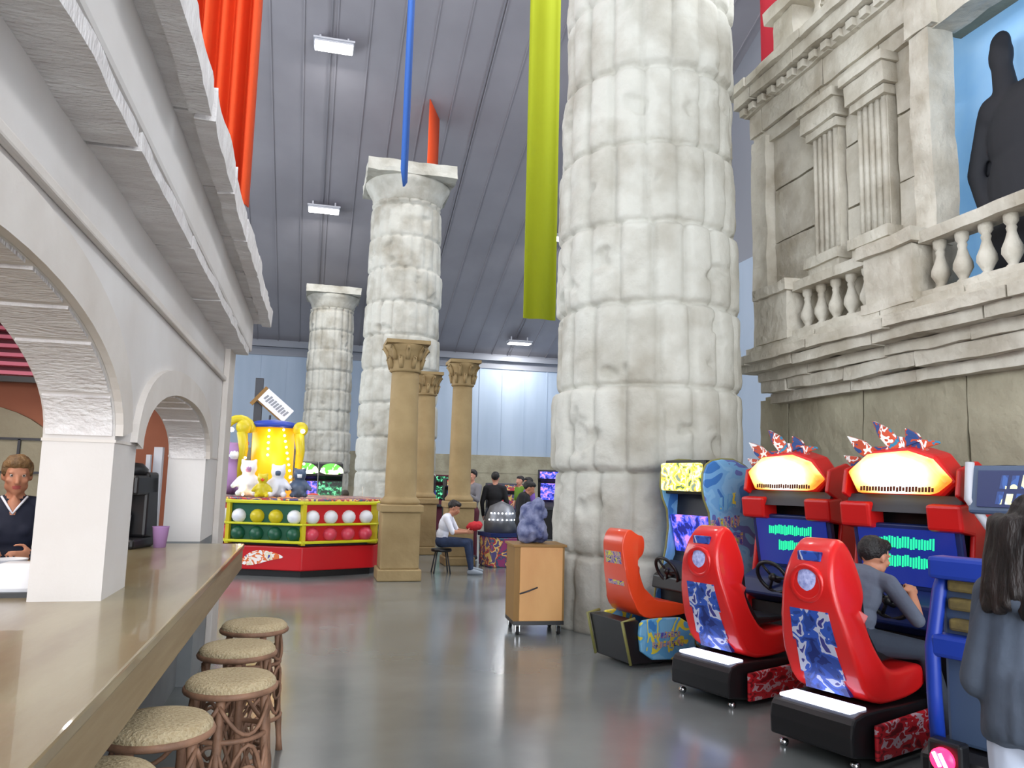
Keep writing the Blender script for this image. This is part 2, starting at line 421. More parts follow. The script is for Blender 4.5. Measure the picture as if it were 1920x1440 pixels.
# ------------------------------------------------------------------ fluted stone columns
def fnoise(p, s=1.0, o=4): return noise.fractal(Vector(p)*s, 1.0, 2.0, o)
def column_mesh(seed, R0, R1, H, nth, nz, nfl=18, dh=.92, z0=0.0, amp=1.0):
    rnd = random.Random(seed)
    nd = int(H/dh)+2
    gl = [[rnd.uniform(.15,1) for _ in range(nfl)] for _ in range(nd)]
    dx = [(rnd.uniform(-.025,.025), rnd.uniform(-.025,.025), rnd.uniform(-.02,.03)) for _ in range(nd)]
    vs = []
    for i in range(nz+1):
        z = H*i/nz
        k = min(int((z+.12)/dh), nd-1); zz = (z+.12)-k*dh
        R_ = R0+(R1-R0)*(z/H)**1.15
        for j in range(nth):
            a = 2*PI*j/nth
            fl = a/(2*PI)*nfl+k*.13*(seed%3); q = fl % 1.0; kk = int(fl) % nfl
            dd = min(q, 1-q)*2*PI*R_/nfl
            g = (.4+.6*gl[k][kk])*math.exp(-(dd/.032)**2)
            jd = min(zz, dh-zz)
            wob = .02*fnoise((math.cos(a)*2, math.sin(a)*2, k*3.1), 1.5)
            jt = math.exp(-((jd+wob)/.03)**2)
            edge = math.exp(-((jd)/.10)**2)
            p = (math.cos(a)*R_+seed*7, math.sin(a)*R_, z)
            n1 = fnoise(p, 1.3, 5); n2 = fnoise(p, 4.5, 4)
            rr = R_+dx[k][2]*.6 - .062*g - .055*jt - .012*edge*(1+n2) + amp*(.020*n1+.013*n2) + .022*math.sin(q*PI)
            chip = fnoise(p, 2.1, 3)
            if chip > .5: rr -= min(.06, (chip-.5)*.3)
            vs.append((rr*math.cos(a)+dx[k][0], rr*math.sin(a)+dx[k][1], z+z0))
    fs = [(i*nth+j, i*nth+(j+1)%nth, (i+1)*nth+(j+1)%nth, (i+1)*nth+j) for i in range(nz) for j in range(nth)]
    fs.append(tuple(range(nth-1,-1,-1))); fs.append(tuple(nz*nth+j for j in range(nth)))
    mb = MB(); mb.add(vs, fs, 0, True); return mb
def rough_slab(mb, x0, x1, y0, y1, z0, z1, n=14, a=.03, nz=3, mi=0, sd=0.0):
    """box with worn, noisy faces (welded grid)"""
    nx = max(2, n); ny = max(2, n)
    idx = {}; vs = []; fs = []
    def V(i, j, k):
        if (i,j,k) not in idx:
            p = Vector((x0+(x1-x0)*i/nx, y0+(y1-y0)*j/ny, z0+(z1-z0)*k/nz))
            q = p*2.3+Vector((sd,sd*2,0)); dv = noise.noise_vector(q)*a+noise.noise_vector(q*3)*a*.5
            idx[(i,j,k)] = len(vs); vs.append(p+dv)
        return idx[(i,j,k)]
    for i in range(nx):
        for j in range(ny):
            fs.append((V(i,j,0),V(i,j+1,0),V(i+1,j+1,0),V(i+1,j,0))); fs.append((V(i,j,nz),V(i+1,j,nz),V(i+1,j+1,nz),V(i,j+1,nz)))
    for k in range(nz):
        for i in range(nx):
            fs.append((V(i,0,k),V(i+1,0,k),V(i+1,0,k+1),V(i,0,k+1))); fs.append((V(i,ny,k),V(i,ny,k+1),V(i+1,ny,k+1),V(i+1,ny,k)))
        for j in range(ny):
            fs.append((V(0,j,k),V(0,j,k+1),V(0,j+1,k+1),V(0,j+1,k))); fs.append((V(nx,j,k),V(nx,j+1,k),V(nx,j+1,k+1),V(nx,j,k+1)))
    mb.add(vs, fs, mi, False)
def stone_column(loc, seed, nth, nz, label):
    t = thing('stone_column', label, 'column', loc, 0)
    column_mesh(seed, 1.11, .97, 9.2, nth, nz).build('shaft', M['stone'], t, fix=False)
    e = MB(); prof = [(.93,9.15),(.95,9.3),(1.0,9.36),(1.0,9.44),(1.14,9.66),(1.2,9.78),(1.17,9.84)]
    e.lathe(prof, seg=48)
    for k in range(len(e.v)):
        p = Vector(e.v[k]); e.v[k] = tuple(p+noise.noise_vector(p*2+Vector((seed,0,0)))*.03)
    e.build('echinus', M['stone'], t)
    ab = MB(); rough_slab(ab, -1.22,1.22,-1.22,1.22,9.82,10.15, 18, .035, 3, sd=seed)
    ab.build('abacus', M['stone'], t)
    return t
stone_column((3.85,8.56,0), 1, 216, 400, 'massive fluted stone column rising out of the top of the photo beside the racing games')
stone_column((2.26,21.5,0), 2, 126, 230, 'broad stone column with full square capital behind the slim sand columns')
stone_column((.57,36.5,0), 3, 108, 200, 'farthest stone column, standing small behind the prize kiosk')

# slim sand coloured columns
def sand_column(loc, s, h, label):
    t = thing('sand_column', label, 'column', loc, 0, None)
    k = s
    p = MB()
    p.box(-.34*k,.34*k,-.34*k,.34*k,0,.18*k).box(-.30*k,.30*k,-.30*k,.30*k,.18*k,1.05).box(-.34*k,.34*k,-.34*k,.34*k,1.05,1.17)
    p.build('pedestal', M['sand'], t, bevel=.02)
    sh = MB(); prof = [(.31*k,1.17),(.32*k,1.22),(.27*k,1.27),(.25*k,1.3),(.25*k,1.6)]
    n = 14
    for i in range(n+1):
        zz = 1.6+(h-.5-1.6)*i/n; prof.append(((.25-.03*i/n)*k, zz))
    sh.lathe(prof, seg=40); sh.build('shaft', M['sand'], t)
    c = MB(); c.lathe([(.23*k,h-.5),(.26*k,h-.48),(.25*k,h-.44),(.25*k,h-.3),(.30*k,h-.16),(.36*k,h-.07),(.33*k,h-.05)], seg=32)
    for q in range(16):   # curled leaves of the capital
        a = 2*PI*q/16; ca, sa = math.cos(a), math.sin(a)
        for (z0, r0, z1, r1) in ((h-.44,.25,h-.26,.31),(h-.3,.27,h-.1,.37)):
            if (q+int(z0*10)) % 2: continue
            c.tube([(ca*r0*k,sa*r0*k,z0),(ca*(r0+.02)*k,sa*(r0+.02)*k,(z0+z1)/2),(ca*r1*k,sa*r1*k,z1),(ca*(r1+.015)*k,sa*(r1+.015)*k,z1-.04)], [.035*k,.04*k,.03*k,.012*k], 6)
    c.box(-.35*k,.35*k,-.35*k,.35*k,h-.06,h)
    c.build('capital', M['sand'], t)
    return t
sand_column((1.40,12.55,0), 1.0, 3.78, 'nearest slim sand-coloured column, its square pedestal beside the prize kiosk')
sand_column((2.32,16.6,0), .92, 3.85, 'slim sand-coloured column half hidden behind the nearest one')
sand_column((2.74,14.6,0), .85, 3.85, 'slim sand-coloured column standing free behind the seated boy')

# ------------------------------------------------------------------ left: arched plaster stand
XF, XB = -.80, -1.07      # front and back of the arcade wall
B = thing('arched_plaster_stand', 'pale plaster food stand with arches and heavy block cornice at left', 'food stand', (0,0,0))
def arch_curve(y0, y1, zs, zt, n=22, p=2.0):
    pts = []
    for i in range(n+1):
        t = -1+2*i/n; y = (y0+y1)/2+(y1-y0)/2*math.sin(t*PI/2); q = abs(math.sin(t*PI/2))
        pts.append((y, zs+(zt-zs)*(max(0,1-q**p))**(1/p)))
    return pts
Z0, Z1 = 1.07, 2.76
A_big = arch_curve(.75, 3.54, 1.74, 2.19, 30, 2.0)
A_small = arch_curve(3.96, 6.45, 1.70, 2.05, 24, 2.2)
def wall_with_arches():
    mb = MB(); segs = []
    def column_strip(ya, yb, za, zb, zta, ztb):
        vs = []
        for x in (XF, XB): vs += [(x,ya,za),(x,yb,zb),(x,yb,ztb),(x,ya,zta)]
        mb.add(vs, [(0,1,2,3),(4,7,6,5),(0,4,5,1),(2,6,7,3)])
    def pier(y0, y1, zb=Z0): mb.box(XB, XF, y0, y1, zb, Z1)
    pier(-1.6, .75); pier(3.54, 3.96); pier(6.45, 7.62)
    for A in (A_big, A_small):
        for (ya, za), (yb, zb) in zip(A[:-1], A[1:]): column_strip(ya, yb, za, zb, Z1, Z1)
    # jambs below the springing
    return mb
wall_with_arches().build('arcade_wall', M['plaster'], B)
# raised rim (archivolt) around each arch, with hewn soffit stones
def archivolt(A, wd, name):
    mb = MB(); n = len(A); out = []; cy = (A[0][0]+A[-1][0])/2; cz = A[0][1]-.6
    for i, (y, z) in enumerate(A):
        a = A[max(i-1,0)]; b = A[min(i+1,n-1)]; t = Vector((b[0]-a[0], b[1]-a[1])).normalized(); nn = Vector((-t.y, t.x))
        out.append((y+nn.x*wd, z+nn.y*wd))
    for i in range(n-1):
        (a,b),(c,d) = A[i],A[i+1]; (e,g),(h,k) = out[i],out[i+1]
        vs = [(x,*q) for x in (XF-.002, XF+.03) for q in ((a,b),(c,d),(h,k),(e,g))]
        mb.add(vs, [(0,3,2,1),(4,5,6,7),(0,1,5,4),(2,3,7,6)])
    return mb.build(name, M['rim'], B)
archivolt(A_big, .17, 'arch_rim'); archivolt(A_small, .14, 'arch_rim')
def intrados(A, t=.012):
    mb = MB(); tot = 0; k = 0; acc = [0]
    for (a,b),(c,d) in zip(A[:-1],A[1:]): acc.append(acc[-1]+math.hypot(c-a,d-b))
    for i in range(len(A)-1):
        (a,b),(c,d) = A[i],A[i+1]
        if int(acc[i]/.36) != int(acc[i+1]/.36): continue
        tv = Vector((c-a,d-b)).normalized(); nn = Vector((tv.y,-tv.x))*t
        vs = [(x,*q) for x in (XB+.01, XF-.01) for q in ((a,b),(c,d),(c+nn.x,d+nn.y),(a+nn.x,b+nn.y))]
        mb.add(vs, [(0,3,2,1),(4,5,6,7),(0,1,5,4),(2,3,7,6),(0,4,7,3),(1,2,6,5)])
    return mb.build('soffit_stones', M['hewn'], B, fix=False)
intrados(arch_curve(.75, 3.54, 1.74, 2.19, 70)); intrados(arch_curve(3.96, 6.45, 1.70, 2.05, 60, 2.2))
# imposts
for (y0,y1) in ((3.54,3.96),(6.45,7.62)):
    MB().box(XB-.004, XF+.005, y0-.004, y1+.004, 1.712, 1.724).build('impost_line', M['rim'], B)
# corner pilaster, low wall below the counter, string courses
MB().box(XB, XF-.1, -1.6, 6.45, 0, Z0-.19).box(XB, XF, 6.45, 7.62, 0, Z0).build('knee_wall', M['knee'], B)
MB().box(XF, XF+.05, 7.2, 7.66, 0, Z1).box(XF, XF+.03, -1.6, 7.66, 2.40, 2.44).build('string_course', M['rim'], B, bevel=.008)
# cornice: hewn soffit blocks and smooth fascias
def block_row(x0, x1, z0, z1, ys, name, m, a=.012, gap=.018, sd=0):
    for i in range(len(ys)-1):
        mb = MB(); rough_slab(mb, x0, x1, ys[i]+gap, ys[i+1]-gap, z0, z1, 10, a, 2, sd=sd+i)
        mb.build(name, m, B)
cuts = [-1.6,-.7,.3,1.1,1.9,2.78,3.99,4.54,5.21,6.0,6.8,7.6]
block_row(XF-.02, -.63, 2.70, 2.80, cuts, 'soffit_block', M['hewn'])
MB().box(XB, -.62, -1.6, 7.8, 2.76, 3.09).build('lower_fascia', M['plaster'], B, bevel=.02)
cuts2 = [-1.6,-.5,.6,1.5,2.3,3.22,4.1,4.97,5.86,6.7,7.3,7.9]
block_row(-.63, -.53, 3.06, 3.15, cuts2, 'upper_soffit_block', M['hewn'], sd=20)
block_row(-.55, -.465, 3.04, 3.19, cuts2, 'cornice_block', M['hewn'], a=.018, sd=40)
MB().box(XB, -.53, -1.6, 7.85, 3.09, 3.17).build('cornice_core', M['plaster'], B)
# interior of the stand
MB().box(-4.2, XB, 7.42, 7.6, 1.5, 3.1).box(-2.0, XB, 7.42, 7.6, 0, 1.5).box(-4.2, -3.6, 7.42, 7.6, 0, 1.5).build('end_wall', M['terra'], B)
A_in = arch_curve(-3.6, -2.0, 1.5, 2.13, 20)
# the terracotta end wall carries a stone arch panel
sp = MB()
pts = [( -3.6, .9)] + [(a, b) for a, b in A_in] + [(-2.0, .9)]
sp.prism(pts, 7.36, 7.42, 'y')
sp.build('stone_arch_panel', M['facade_wall'], B)
jl = MB()
for z in (1.25, 1.55, 1.83): jl.box(-3.55, -2.05-(z-1.2)*.25, 7.335, 7.36, z, z+.02)
for x, z in ((-2.9,1.27),(-2.4,1.57),(-3.2,1.57),(-2.75,1.85),(-2.35,1.27)): jl.box(x, x+.02, 7.335, 7.36, z, z+.27)
jl.build('joint_line', M['dark_metal'], B)
MB().box(-4.3, -4.2, -1.6, 7.6, 0, 3.1).build('side_wall', M['terra'], B)
MB().box(-4.3, XB, -1.6, 7.6, 3.0, 3.1).build('inner_ceiling', M['plaster'], B)
# pink slatted awning inside the stand
AW = thing('slatted_awning', 'pink slatted awning behind the large arch', 'awning', (0,0,0))
for k in range(9):
    MB().box(-4.15, -1.15, 6.95+.02*k, 7.05+.02*k, 2.34+.075*k, 2.37+.075*k).build('slat', M['pink'], AW)
MB().box(-4.15, -1.15, 7.28, 7.3, 2.32, 3.0).build('backing', M['pink_dark'], AW)
MB().box(-4.15, -1.15, 6.93, 7.0, 2.28, 2.325).build('bottom_rail', M['black'], AW)
# a pale upright strip added on the near face of the far pier
tag(MB().box(-1.16, -1.10, 6.36, 6.44, 1.07, 1.78).box(-1.20, -1.17, 6.30, 6.36, 1.07, 1.72).build('pier_strip', M['lamp_house'], None), 'pale grey upright strip standing against the far pier of the stand', 'shutter track')
area_light('stand_lamp', (-2.6, 3.5, 2.9), (0,0,-1), 1.6, 5.0, 75, (1,.96,.9))

# counter
CT = thing('bar_counter', 'long light wood counter running through the arches of the stand', 'counter', (0,0,0))
ct = MB()
ct.prism([(-1.56,-1.5),(-.46,-1.5),(-.46,6.28),(-1.56,6.28)], 1.03, 1.07, 'z')
ct.build('worktop', M['wood'], CT, bevel=.008)
MB().box(-.50, -.468, -1.5, 6.27, .885, 1.03).box(-1.54, -.5, 6.24, 6.27, .885, 1.03).build('apron', M['wood_edge'], CT, bevel=.004)
br = MB()
for y in (.4,1.6,2.8,4.0,5.2,6.1): br.prism([(XF-.1,.70),(XF-.1,.885),(-.52,.885)], y-.03, y+.03, 'y')
br.build('bracket', M['knee'], CT)

# stools
def stool(label):
    t = thing('cane_stool', label, 'stool', group='cane stools along the counter')
    s = MB(); s.lathe([(.001,.745),(.12,.748),(.165,.742),(.182,.725),(.185,.70),(.175,.685),(.001,.685)], seg=36, cap=False)
    s.build('seat', M['wicker'], t)
    rg = MB()
    rg.tube([(.18*math.cos(a),.18*math.sin(a),.70) for a in [2*PI*k/32 for k in range(32)]], .014, 8, closed=True)
    rg.build('seat_rim', M['cane'], t)
    for k in range(4):
        a = PI/4+k*PI/2; ca, sa = math.cos(a), math.sin(a)
        m = MB(); pts = []; rd = []
        for i in range(13):
            z = .69*(1-i/12); rr = .14+.05*(i/12)**1.3
            pts.append((ca*rr, sa*rr, z)); rd.append(.017 if i % 3 else .021)
        m.tube(pts, rd, 8); m.build('leg', M['cane'], t)
    for z, rr in ((.52,.152),(.22,.172)):
        m = MB(); m.tube([(rr*math.cos(a),rr*math.sin(a),z) for a in [2*PI*k/28 for k in range(28)]], .011, 8, closed=True)
        m.build('ring', M['cane'], t)
    sc = MB()
    for k in range(4):     # curled cane braces between the legs
        a0 = PI/4+k*PI/2; a1 = a0+PI/2
        for (za, zb, flip) in ((.66,.54,0),(.50,.24,1),(.50,.24,0)):
            pts = []
            for i in range(11):
                tt = i/10; a = a0+(a1-a0)*tt; rr = .158
                bow = math.sin(tt*PI)
                z = za-(za-zb)*bow if flip == 0 else zb+(za-zb)*bow
                pts.append((rr*math.cos(a), rr*math.sin(a), z))
            sc.tube(pts, .009, 6)
        am = (a0+a1)/2
        sc.tube([(.158*math.cos(am)+.045*math.cos(q)*-math.sin(am), .158*math.sin(am)+.045*math.cos(q)*math.cos(am), .37+.045*math.sin(q)) for q in [2*PI*i/14 for i in range(14)]], .008, 6, closed=True)
    sc.build('curled_brace', M['cane'], t)
    return t
sproto = stool('')
spots = [(-.56,2.52,'nearest cane stool, cut off by the bottom edge of the photo'),
         (-.47,3.03,'cane stool pushed half under the counter, second nearest'),
         (-.28,3.60,'cane stool pulled clear of the counter, third from the viewer'),
         (-.31,4.24,'cane stool behind the pulled-out one, fourth from the viewer'),
         (-.27,4.86,'cane stool farthest along the counter')]
for i, (x, y, lb) in enumerate(spots):
    o = sproto if i == 0 else copy_tree(sproto)
    o.location = (x, y, 0); o.rotation_euler = (0,0,.3*i); o['label'] = lb

# ------------------------------------------------------------------ right: stone theatre front
FX, WX = 5.30, 5.70
FA = thing('stone_theatre_front', 'weathered stone building front with balcony, pilasters and baluster rails', 'building front', (0,0,0))
Y0, Y1 = 1.6, 8.95
# lower wall of big blocks
lw = MB(); lw.box(WX+.02, 7.2, Y0, Y1, 0, 2.75)
lw.build('wall_core', M['facade_wall'], FA)
for r_ in range(3):
    ys = [Y0]+[Y0+1.35*k+(.6 if r_ % 2 else 0) for k in range(1,6)]+[Y1]
    m = MB()
    for a, b in zip(ys[:-1], ys[1:]):
        rough_slab(m, WX-.06, WX+.05, a+.012, b-.012, .9*r_+.012, .9*r_+.888, 12, .02, 8, sd=r_*5+a)
    m.build('block_course', M['facade_wall'], FA)
def strip(x0, z0, z1, name, ys=(Y0,8.55), a=.022, x1=WX+.1, m='facade', n=5, seg=1.15, sd=0, nzz=3):
    mb = MB(); y = ys[0]; rnd = random.Random(sd+int(z0*10)); k = 0
    while y < ys[1]-.05:
        yn = min(ys[1], y+seg*rnd.uniform(.8,1.2))
        if ys[1]-yn < .25: yn = ys[1]
        rough_slab(mb, x0, x1, y+.008, yn-.008, z0, z1, 9, a, nzz, sd=sd+k); y = yn; k += 1
    return mb.build(name, M[m], FA)
# balcony mouldings, stepping out and up
strip(5.52, 2.62, 2.74, 'lower_moulding')
strip(5.40, 2.74, 2.88, 'bright_moulding', sd=3)
strip(5.36, 2.88, 2.99, 'frieze_moulding', sd=5)
strip(5.20, 2.99, 3.10, 'drip_moulding', ys=(Y0,8.72), sd=8)
strip(5.12, 3.10, 3.20, 'upper_moulding', ys=(Y0,8.8), sd=10)
strip(5.22, 3.20, 3.31, 'balcony_floor_edge', ys=(Y0,8.6), sd=12)
# balcony floor
MB().box(5.2, 7.2, Y0, 8.5, 3.1, 3.25).build('balcony_floor', M['facade'], FA)
# pedestals and rails
def pedestal(y0, y1):
    mb = MB(); rough_slab(mb, FX-.07, FX+.30, y0, y1, 3.31, 3.86, 8, .014, 5, sd=y0)
    rough_slab(mb, FX-.12, FX+.35, y0-.05, y1+.05, 3.86, 3.99, 8, .016, 2, sd=y0+3)
    rough_slab(mb, FX-.10, FX+.33, y0-.03, y1+.03, 3.30, 3.40, 8, .012, 2, sd=y0+5)
    mb.build('pedestal', M['facade'], FA)
pedestal(7.72, 8.30); pedestal(5.78, 6.42); pedestal(2.4, 3.0)
def rail(y0, y1):
    mb = MB(); rough_slab(mb, FX-.02, FX+.22, y0, y1, 3.84, 3.95, 16, .012, 2, sd=y0)
    rough_slab(mb, FX-.02, FX+.22, y0, y1, 3.31, 3.38, 16, .01, 2, sd=y0+4)
    mb.build('hand_rail', M['facade'], FA)
    n = int((y1-y0)/.235)
    for k in range(n):
        y = y0+(y1-y0)*(k+.5)/n
        b = MB(); b.lathe([(.055,3.37),(.055,3.41),(.035,3.43),(.05,3.46),(.082,3.52),(.078,3.57),(.05,3.64),(.034,3.70),(.042,3.73),(.034,3.75),(.055,3.78),(.06,3.85)], (FX+.1,y,0), 14)
        b.build('baluster', M['facade'], FA)
rail(6.45, 7.69); rail(3.03, 5.75)
# upper wall, stone panels between pilasters
uw = MB(); uw.box(WX+.05, 6.4, 6.2, 6.3, 3.25, 6.3); uw.box(WX+.05, 7.0, 6.3, Y1, 3.25, 6.3); uw.box(WX+.05, 7.0, Y0, 5.95, 6.1, 7.0); uw.box(WX+.05, 7.0, Y0, 2.9, 3.25, 6.1)
uw.build('upper_wall_core', M['facade_wall'], FA)
for (ya, yb) in ((7.74,8.62),(6.97,7.22),(5.98,6.42)):
    m = MB()
    for k in range(3):
        rough_slab(m, WX-.01, WX+.06, ya+.01, yb-.01, 4.0+.72*k+.01, 4.0+.72*k+.705, 9, .014, 6, sd=ya+k)
    rough_slab(m, WX-.01, WX+.06, ya+.01, yb-.01, 3.26, 3.99, 8, .012, 4, sd=ya)
    m.build('panel_blocks', M['facade'], FA)
rough_ = MB(); rough_slab(rough_, WX-.14, WX+.4, 8.62, 8.96, 3.3, 6.2, 8, .018, 30); rough_.build('corner_pilaster', M['facade'], FA)
def pilaster(y0, y1):
    mb = MB(); n = 5; w_ = (y1-y0)
    mb.box(WX-.08, WX+.06, y0, y1, 4.25, 5.72)
    for k in range(n):
        yy = y0+w_*(k+.5)/n
        mb.tube([(WX-.08, yy, 4.3),(WX-.08, yy, 5.0),(WX-.08, yy, 5.7)], w_/n*.36, 10)
    rough_slab(mb, WX-.16, WX+.06, y0-.05, y1+.05, 3.26, 4.16, 8, .014, 5, sd=y0)
    rough_slab(mb, WX-.20, WX+.06, y0-.08, y1+.08, 4.14, 4.26, 8, .014, 2, sd=y0+1)
    rough_slab(mb, WX-.15, WX+.06, y0-.04, y1+.04, 5.70, 5.80, 8, .01, 2, sd=y0+2)
    rough_slab(mb, WX-.20, WX+.06, y0-.08, y1+.08, 5.80, 6.02, 8, .02, 3, sd=y0+3)
    rough_slab(mb, WX-.24, WX+.06, y0-.11, y1+.11, 6.02, 6.12, 8, .015, 2, sd=y0+4)
    mb.build('pilaster', M['facade'], FA)
pilaster(7.24, 7.70); pilaster(6.46, 6.92)
# window surround
ws = MB()
rough_slab(ws, WX-.22, WX+.06, 5.74, 5.99, 3.26, 6.0, 7, .02, 26)
rough_slab(ws, WX-.24, WX+.1, 5.66, 6.02, 6.0, 6.3, 7, .03, 4, sd=4)
rough_slab(ws, WX-.18, WX+.1, 2.9, 5.74, 5.98, 6.3, 14, .03, 4, sd=9)
rough_slab(ws, WX-.22, WX+.4, 2.62, 2.92, 3.26, 6.0, 7, .02, 26, sd=11)
ws.build('window_surround', M['facade'], FA)
# entablature, stepping out, and parapet above
strip(5.62, 6.12, 6.30, 'architrave', ys=(5.6,8.98), sd=30)
strip(5.58, 6.30, 6.62, 'frieze', ys=(Y0,9.0), sd=33)
strip(5.52, 6.62, 6.74, 'dentil_moulding', ys=(Y0,9.05), sd=36)
y = 5.0
while y < 9.0: MB().box(5.46, 5.53, y, y+.11, 6.63, 6.72).build('dentil', M['facade'], FA); y += .22
strip(5.40, 6.74, 6.90, 'cornice', ys=(Y0,9.12), sd=39)
strip(5.33, 6.90, 7.02, 'cornice_edge', ys=(Y0,9.2), sd=42)
pp = MB(); rough_slab(pp, 5.55, 5.95, 7.92, 8.36, 7.0, 7.62, 7, .03, 5, sd=2); rough_slab(pp, 5.47, 6.02, 7.82, 8.46, 7.62, 7.80, 7, .03, 2, sd=7)
rough_slab(pp, 5.55, 5.95, 6.2, 6.7, 7.0, 7.62, 7, .03, 5, sd=3); rough_slab(pp, 5.57, 5.9, 5.0, 8.0, 7.66, 7.80, 14, .03, 2, sd=8)
rough_slab(pp, 5.57, 5.9, 5.0, 8.0, 7.0, 7.1, 14, .03, 2, sd=12)
pp.build('parapet', M['facade'], FA)
for k in range(5):
    y = 6.9+.2*k
    b = MB(); b.lathe([(.05,7.08),(.05,7.14),(.035,7.17),(.075,7.27),(.07,7.33),(.04,7.44),(.03,7.5),(.05,7.58),(.05,7.68)], (5.73,y,0), 12)
    b.build('baluster', M['facade'], FA)
# arched broken scroll above the window opening
sc = MB(); sc.tube([(5.55, y, 7.0+.35*math.sin((5.95-y)/2.9*PI)) for y in np.linspace(5.9,3.1,14)], .14, 8); sc.build('scroll_pediment', M['facade'], FA)
# sky-blue backdrop and the dark statue in front of it
tag(MB().box(6.08, 6.12, 2.7, 6.2, 3.26, 6.6).build('painted_backdrop', M['winblue']), 'sky-blue backdrop filling the window opening of the stone front', 'backdrop')

# statue: helmeted cloaked standing figure
# ------------------------------------------------------------------ figures
class Fig:
    def __init__(s): s.p = []
    def cap(s, a, b, ra, rb=None, t=0):
        s.p.append(('c', np.array(a,float), np.array(b,float), ra, ra if rb is None else rb, t)); return s
    def ell(s, c, r3, t=0, rot=None):
        s.p.append(('e', np.array(c,float), np.array(r3,float), rot, None, t)); return s
    def build(s, name, mats, parent=None, voxel=.012, smooth=3, disp=None):
        mb = MB()
        for q in s.p:
            if q[0] == 'c':
                a, b, ra, rb = Vector(q[1]), Vector(q[2]), q[3], q[4]
                d = b-a; L_ = max(d.length, 1e-4); Q = d.to_track_quat('Z','Y').to_matrix()
                prof = [(ra*math.sin(t), -ra*math.cos(t)) for t in np.linspace(.02, PI/2, 5)]+[(rb*math.cos(t), L_+rb*math.sin(t)) for t in np.linspace(0, PI/2-.02, 5)]
                m2 = MB(); m2.lathe(prof, seg=14, M=Q); mb.add([Vector(v)+a for v in m2.v], m2.f)
            else:
                m2 = MB(); m2.ball((0,0,0), *q[2], seg=18, M=q[3]); mb.add([Vector(v)+Vector(q[1]) for v in m2.v], m2.f)
        me = bpy.data.meshes.new('tmp'); me.from_pydata(mb.v, [], mb.f)
        bm = bmesh.new(); bm.from_mesh(me); bmesh.ops.remove_doubles(bm, verts=bm.verts, dist=1e-6); bmesh.ops.recalc_face_normals(bm, faces=bm.faces); bm.to_mesh(me); bm.free()
        o = bpy.data.objects.new('tmp', me); C.objects.link(o)
        md = o.modifiers.new('r', 'REMESH'); md.mode = 'VOXEL'; md.voxel_size = voxel
        if smooth:
            ms = o.modifiers.new('s', 'SMOOTH'); ms.iterations = smooth; ms.factor = .5
        dg = bpy.context.evaluated_depsgraph_get(); dg.update()
        nm = bpy.data.meshes.new_from_object(o.evaluated_get(dg)); nm.name = name
        bpy.data.objects.remove(o); bpy.data.meshes.remove(me)
        for m_ in list(nm.materials): pass
        nm.materials.clear()
        for m_ in mats: nm.materials.append(m_)
        n = len(nm.polygons); ce = np.empty(n*3); nm.polygons.foreach_get('center', ce); ce = ce.reshape(-1,3)
        best = np.full(n, 1e9); mi = np.zeros(n, int)
        for q in s.p:
            if q[0] == 'c':
                a, b = q[1], q[2]; ab = b-a; t = np.clip(((ce-a)@ab)/max(ab@ab,1e-9), 0, 1)
                dd = np.linalg.norm(ce-(a+t[:,None]*ab), axis=1)-(q[3]+(q[4]-q[3])*t)
            else:
                l = ce-q[1]
                if q[3] is not None: l = l@np.array(q[3])
                dd = (np.linalg.norm(l/q[2], axis=1)-1)*min(q[2])
            k = dd < best; best[k] = dd[k]; mi[k] = q[5]
        nm.polygons.foreach_set('material_index', mi.astype(np.int32)); nm.polygons.foreach_set('use_smooth', [True]*n)
        if disp:
            for v in nm.vertices: v.co += disp(v.co)
        nm.update()
        ob = bpy.data.objects.new(name, nm); C.objects.link(ob)
        if parent: ob.parent = parent
        return ob
V3 = lambda *a: Vector(a)
def basis(fw, up=(0,0,1)):
    fw = Vector(fw).normalized(); up = Vector(up); l = up.cross(fw).normalized(); up = fw.cross(l)
    return Matrix(((fw.x,l.x,up.x),(fw.y,l.y,up.y),(fw.z,l.z,up.z)))
def add_head(F, c, fw, up=(0,0,1), s=1.0, skin=0, lips=None):
    """c = centre of the skull; fw = where the face looks"""
    Bm = basis(fw, up); P = lambda x,y,z: Vector(c)+Bm@(Vector((x,y,z))*s)
    E = lambda p, r3, t=skin: F.ell(P(*p), Vector(r3)*s, t, Bm)
    E((-.012,0,.02),(.098,.077,.095)); E((.022,0,-.035),(.070,.062,.088)); E((.048,0,-.095),(.035,.036,.028))
    E((.02,.046,-.07),(.035,.02,.03)); E((.02,-.046,-.07),(.035,.02,.03))
    F.cap(P(.088,0,0), P(.108,0,-.042), .008*s, .014*s, skin); E((.096,.012,-.044),(.01,.009,.008)); E((.096,-.012,-.044),(.01,.009,.008))
    for y in (.033,-.033): E((.076,y,.018),(.016,.024,.008))
    for y in (.045,-.045): E((.062,y,-.03),(.022,.02,.018))
    for y in (.078,-.078): E((-.005,y,-.012),(.018,.010,.032))
    if lips is not None: E((.086,0,-.068),(.010,.024,.006),lips); E((.084,0,-.077),(.010,.020,.006),lips)
    return P, Bm
def add_eyes(P, Bm, s, parent):
    for y in (.032,-.032):
        m = MB(); m.ball(P(.0715,y,.002), .0125*s, seg=12, mi=0); m.ball(P(.0795,y,.002), .0066*s, seg=10, mi=1)
        m.build('eye', [M['eye'], M['iris']], parent)
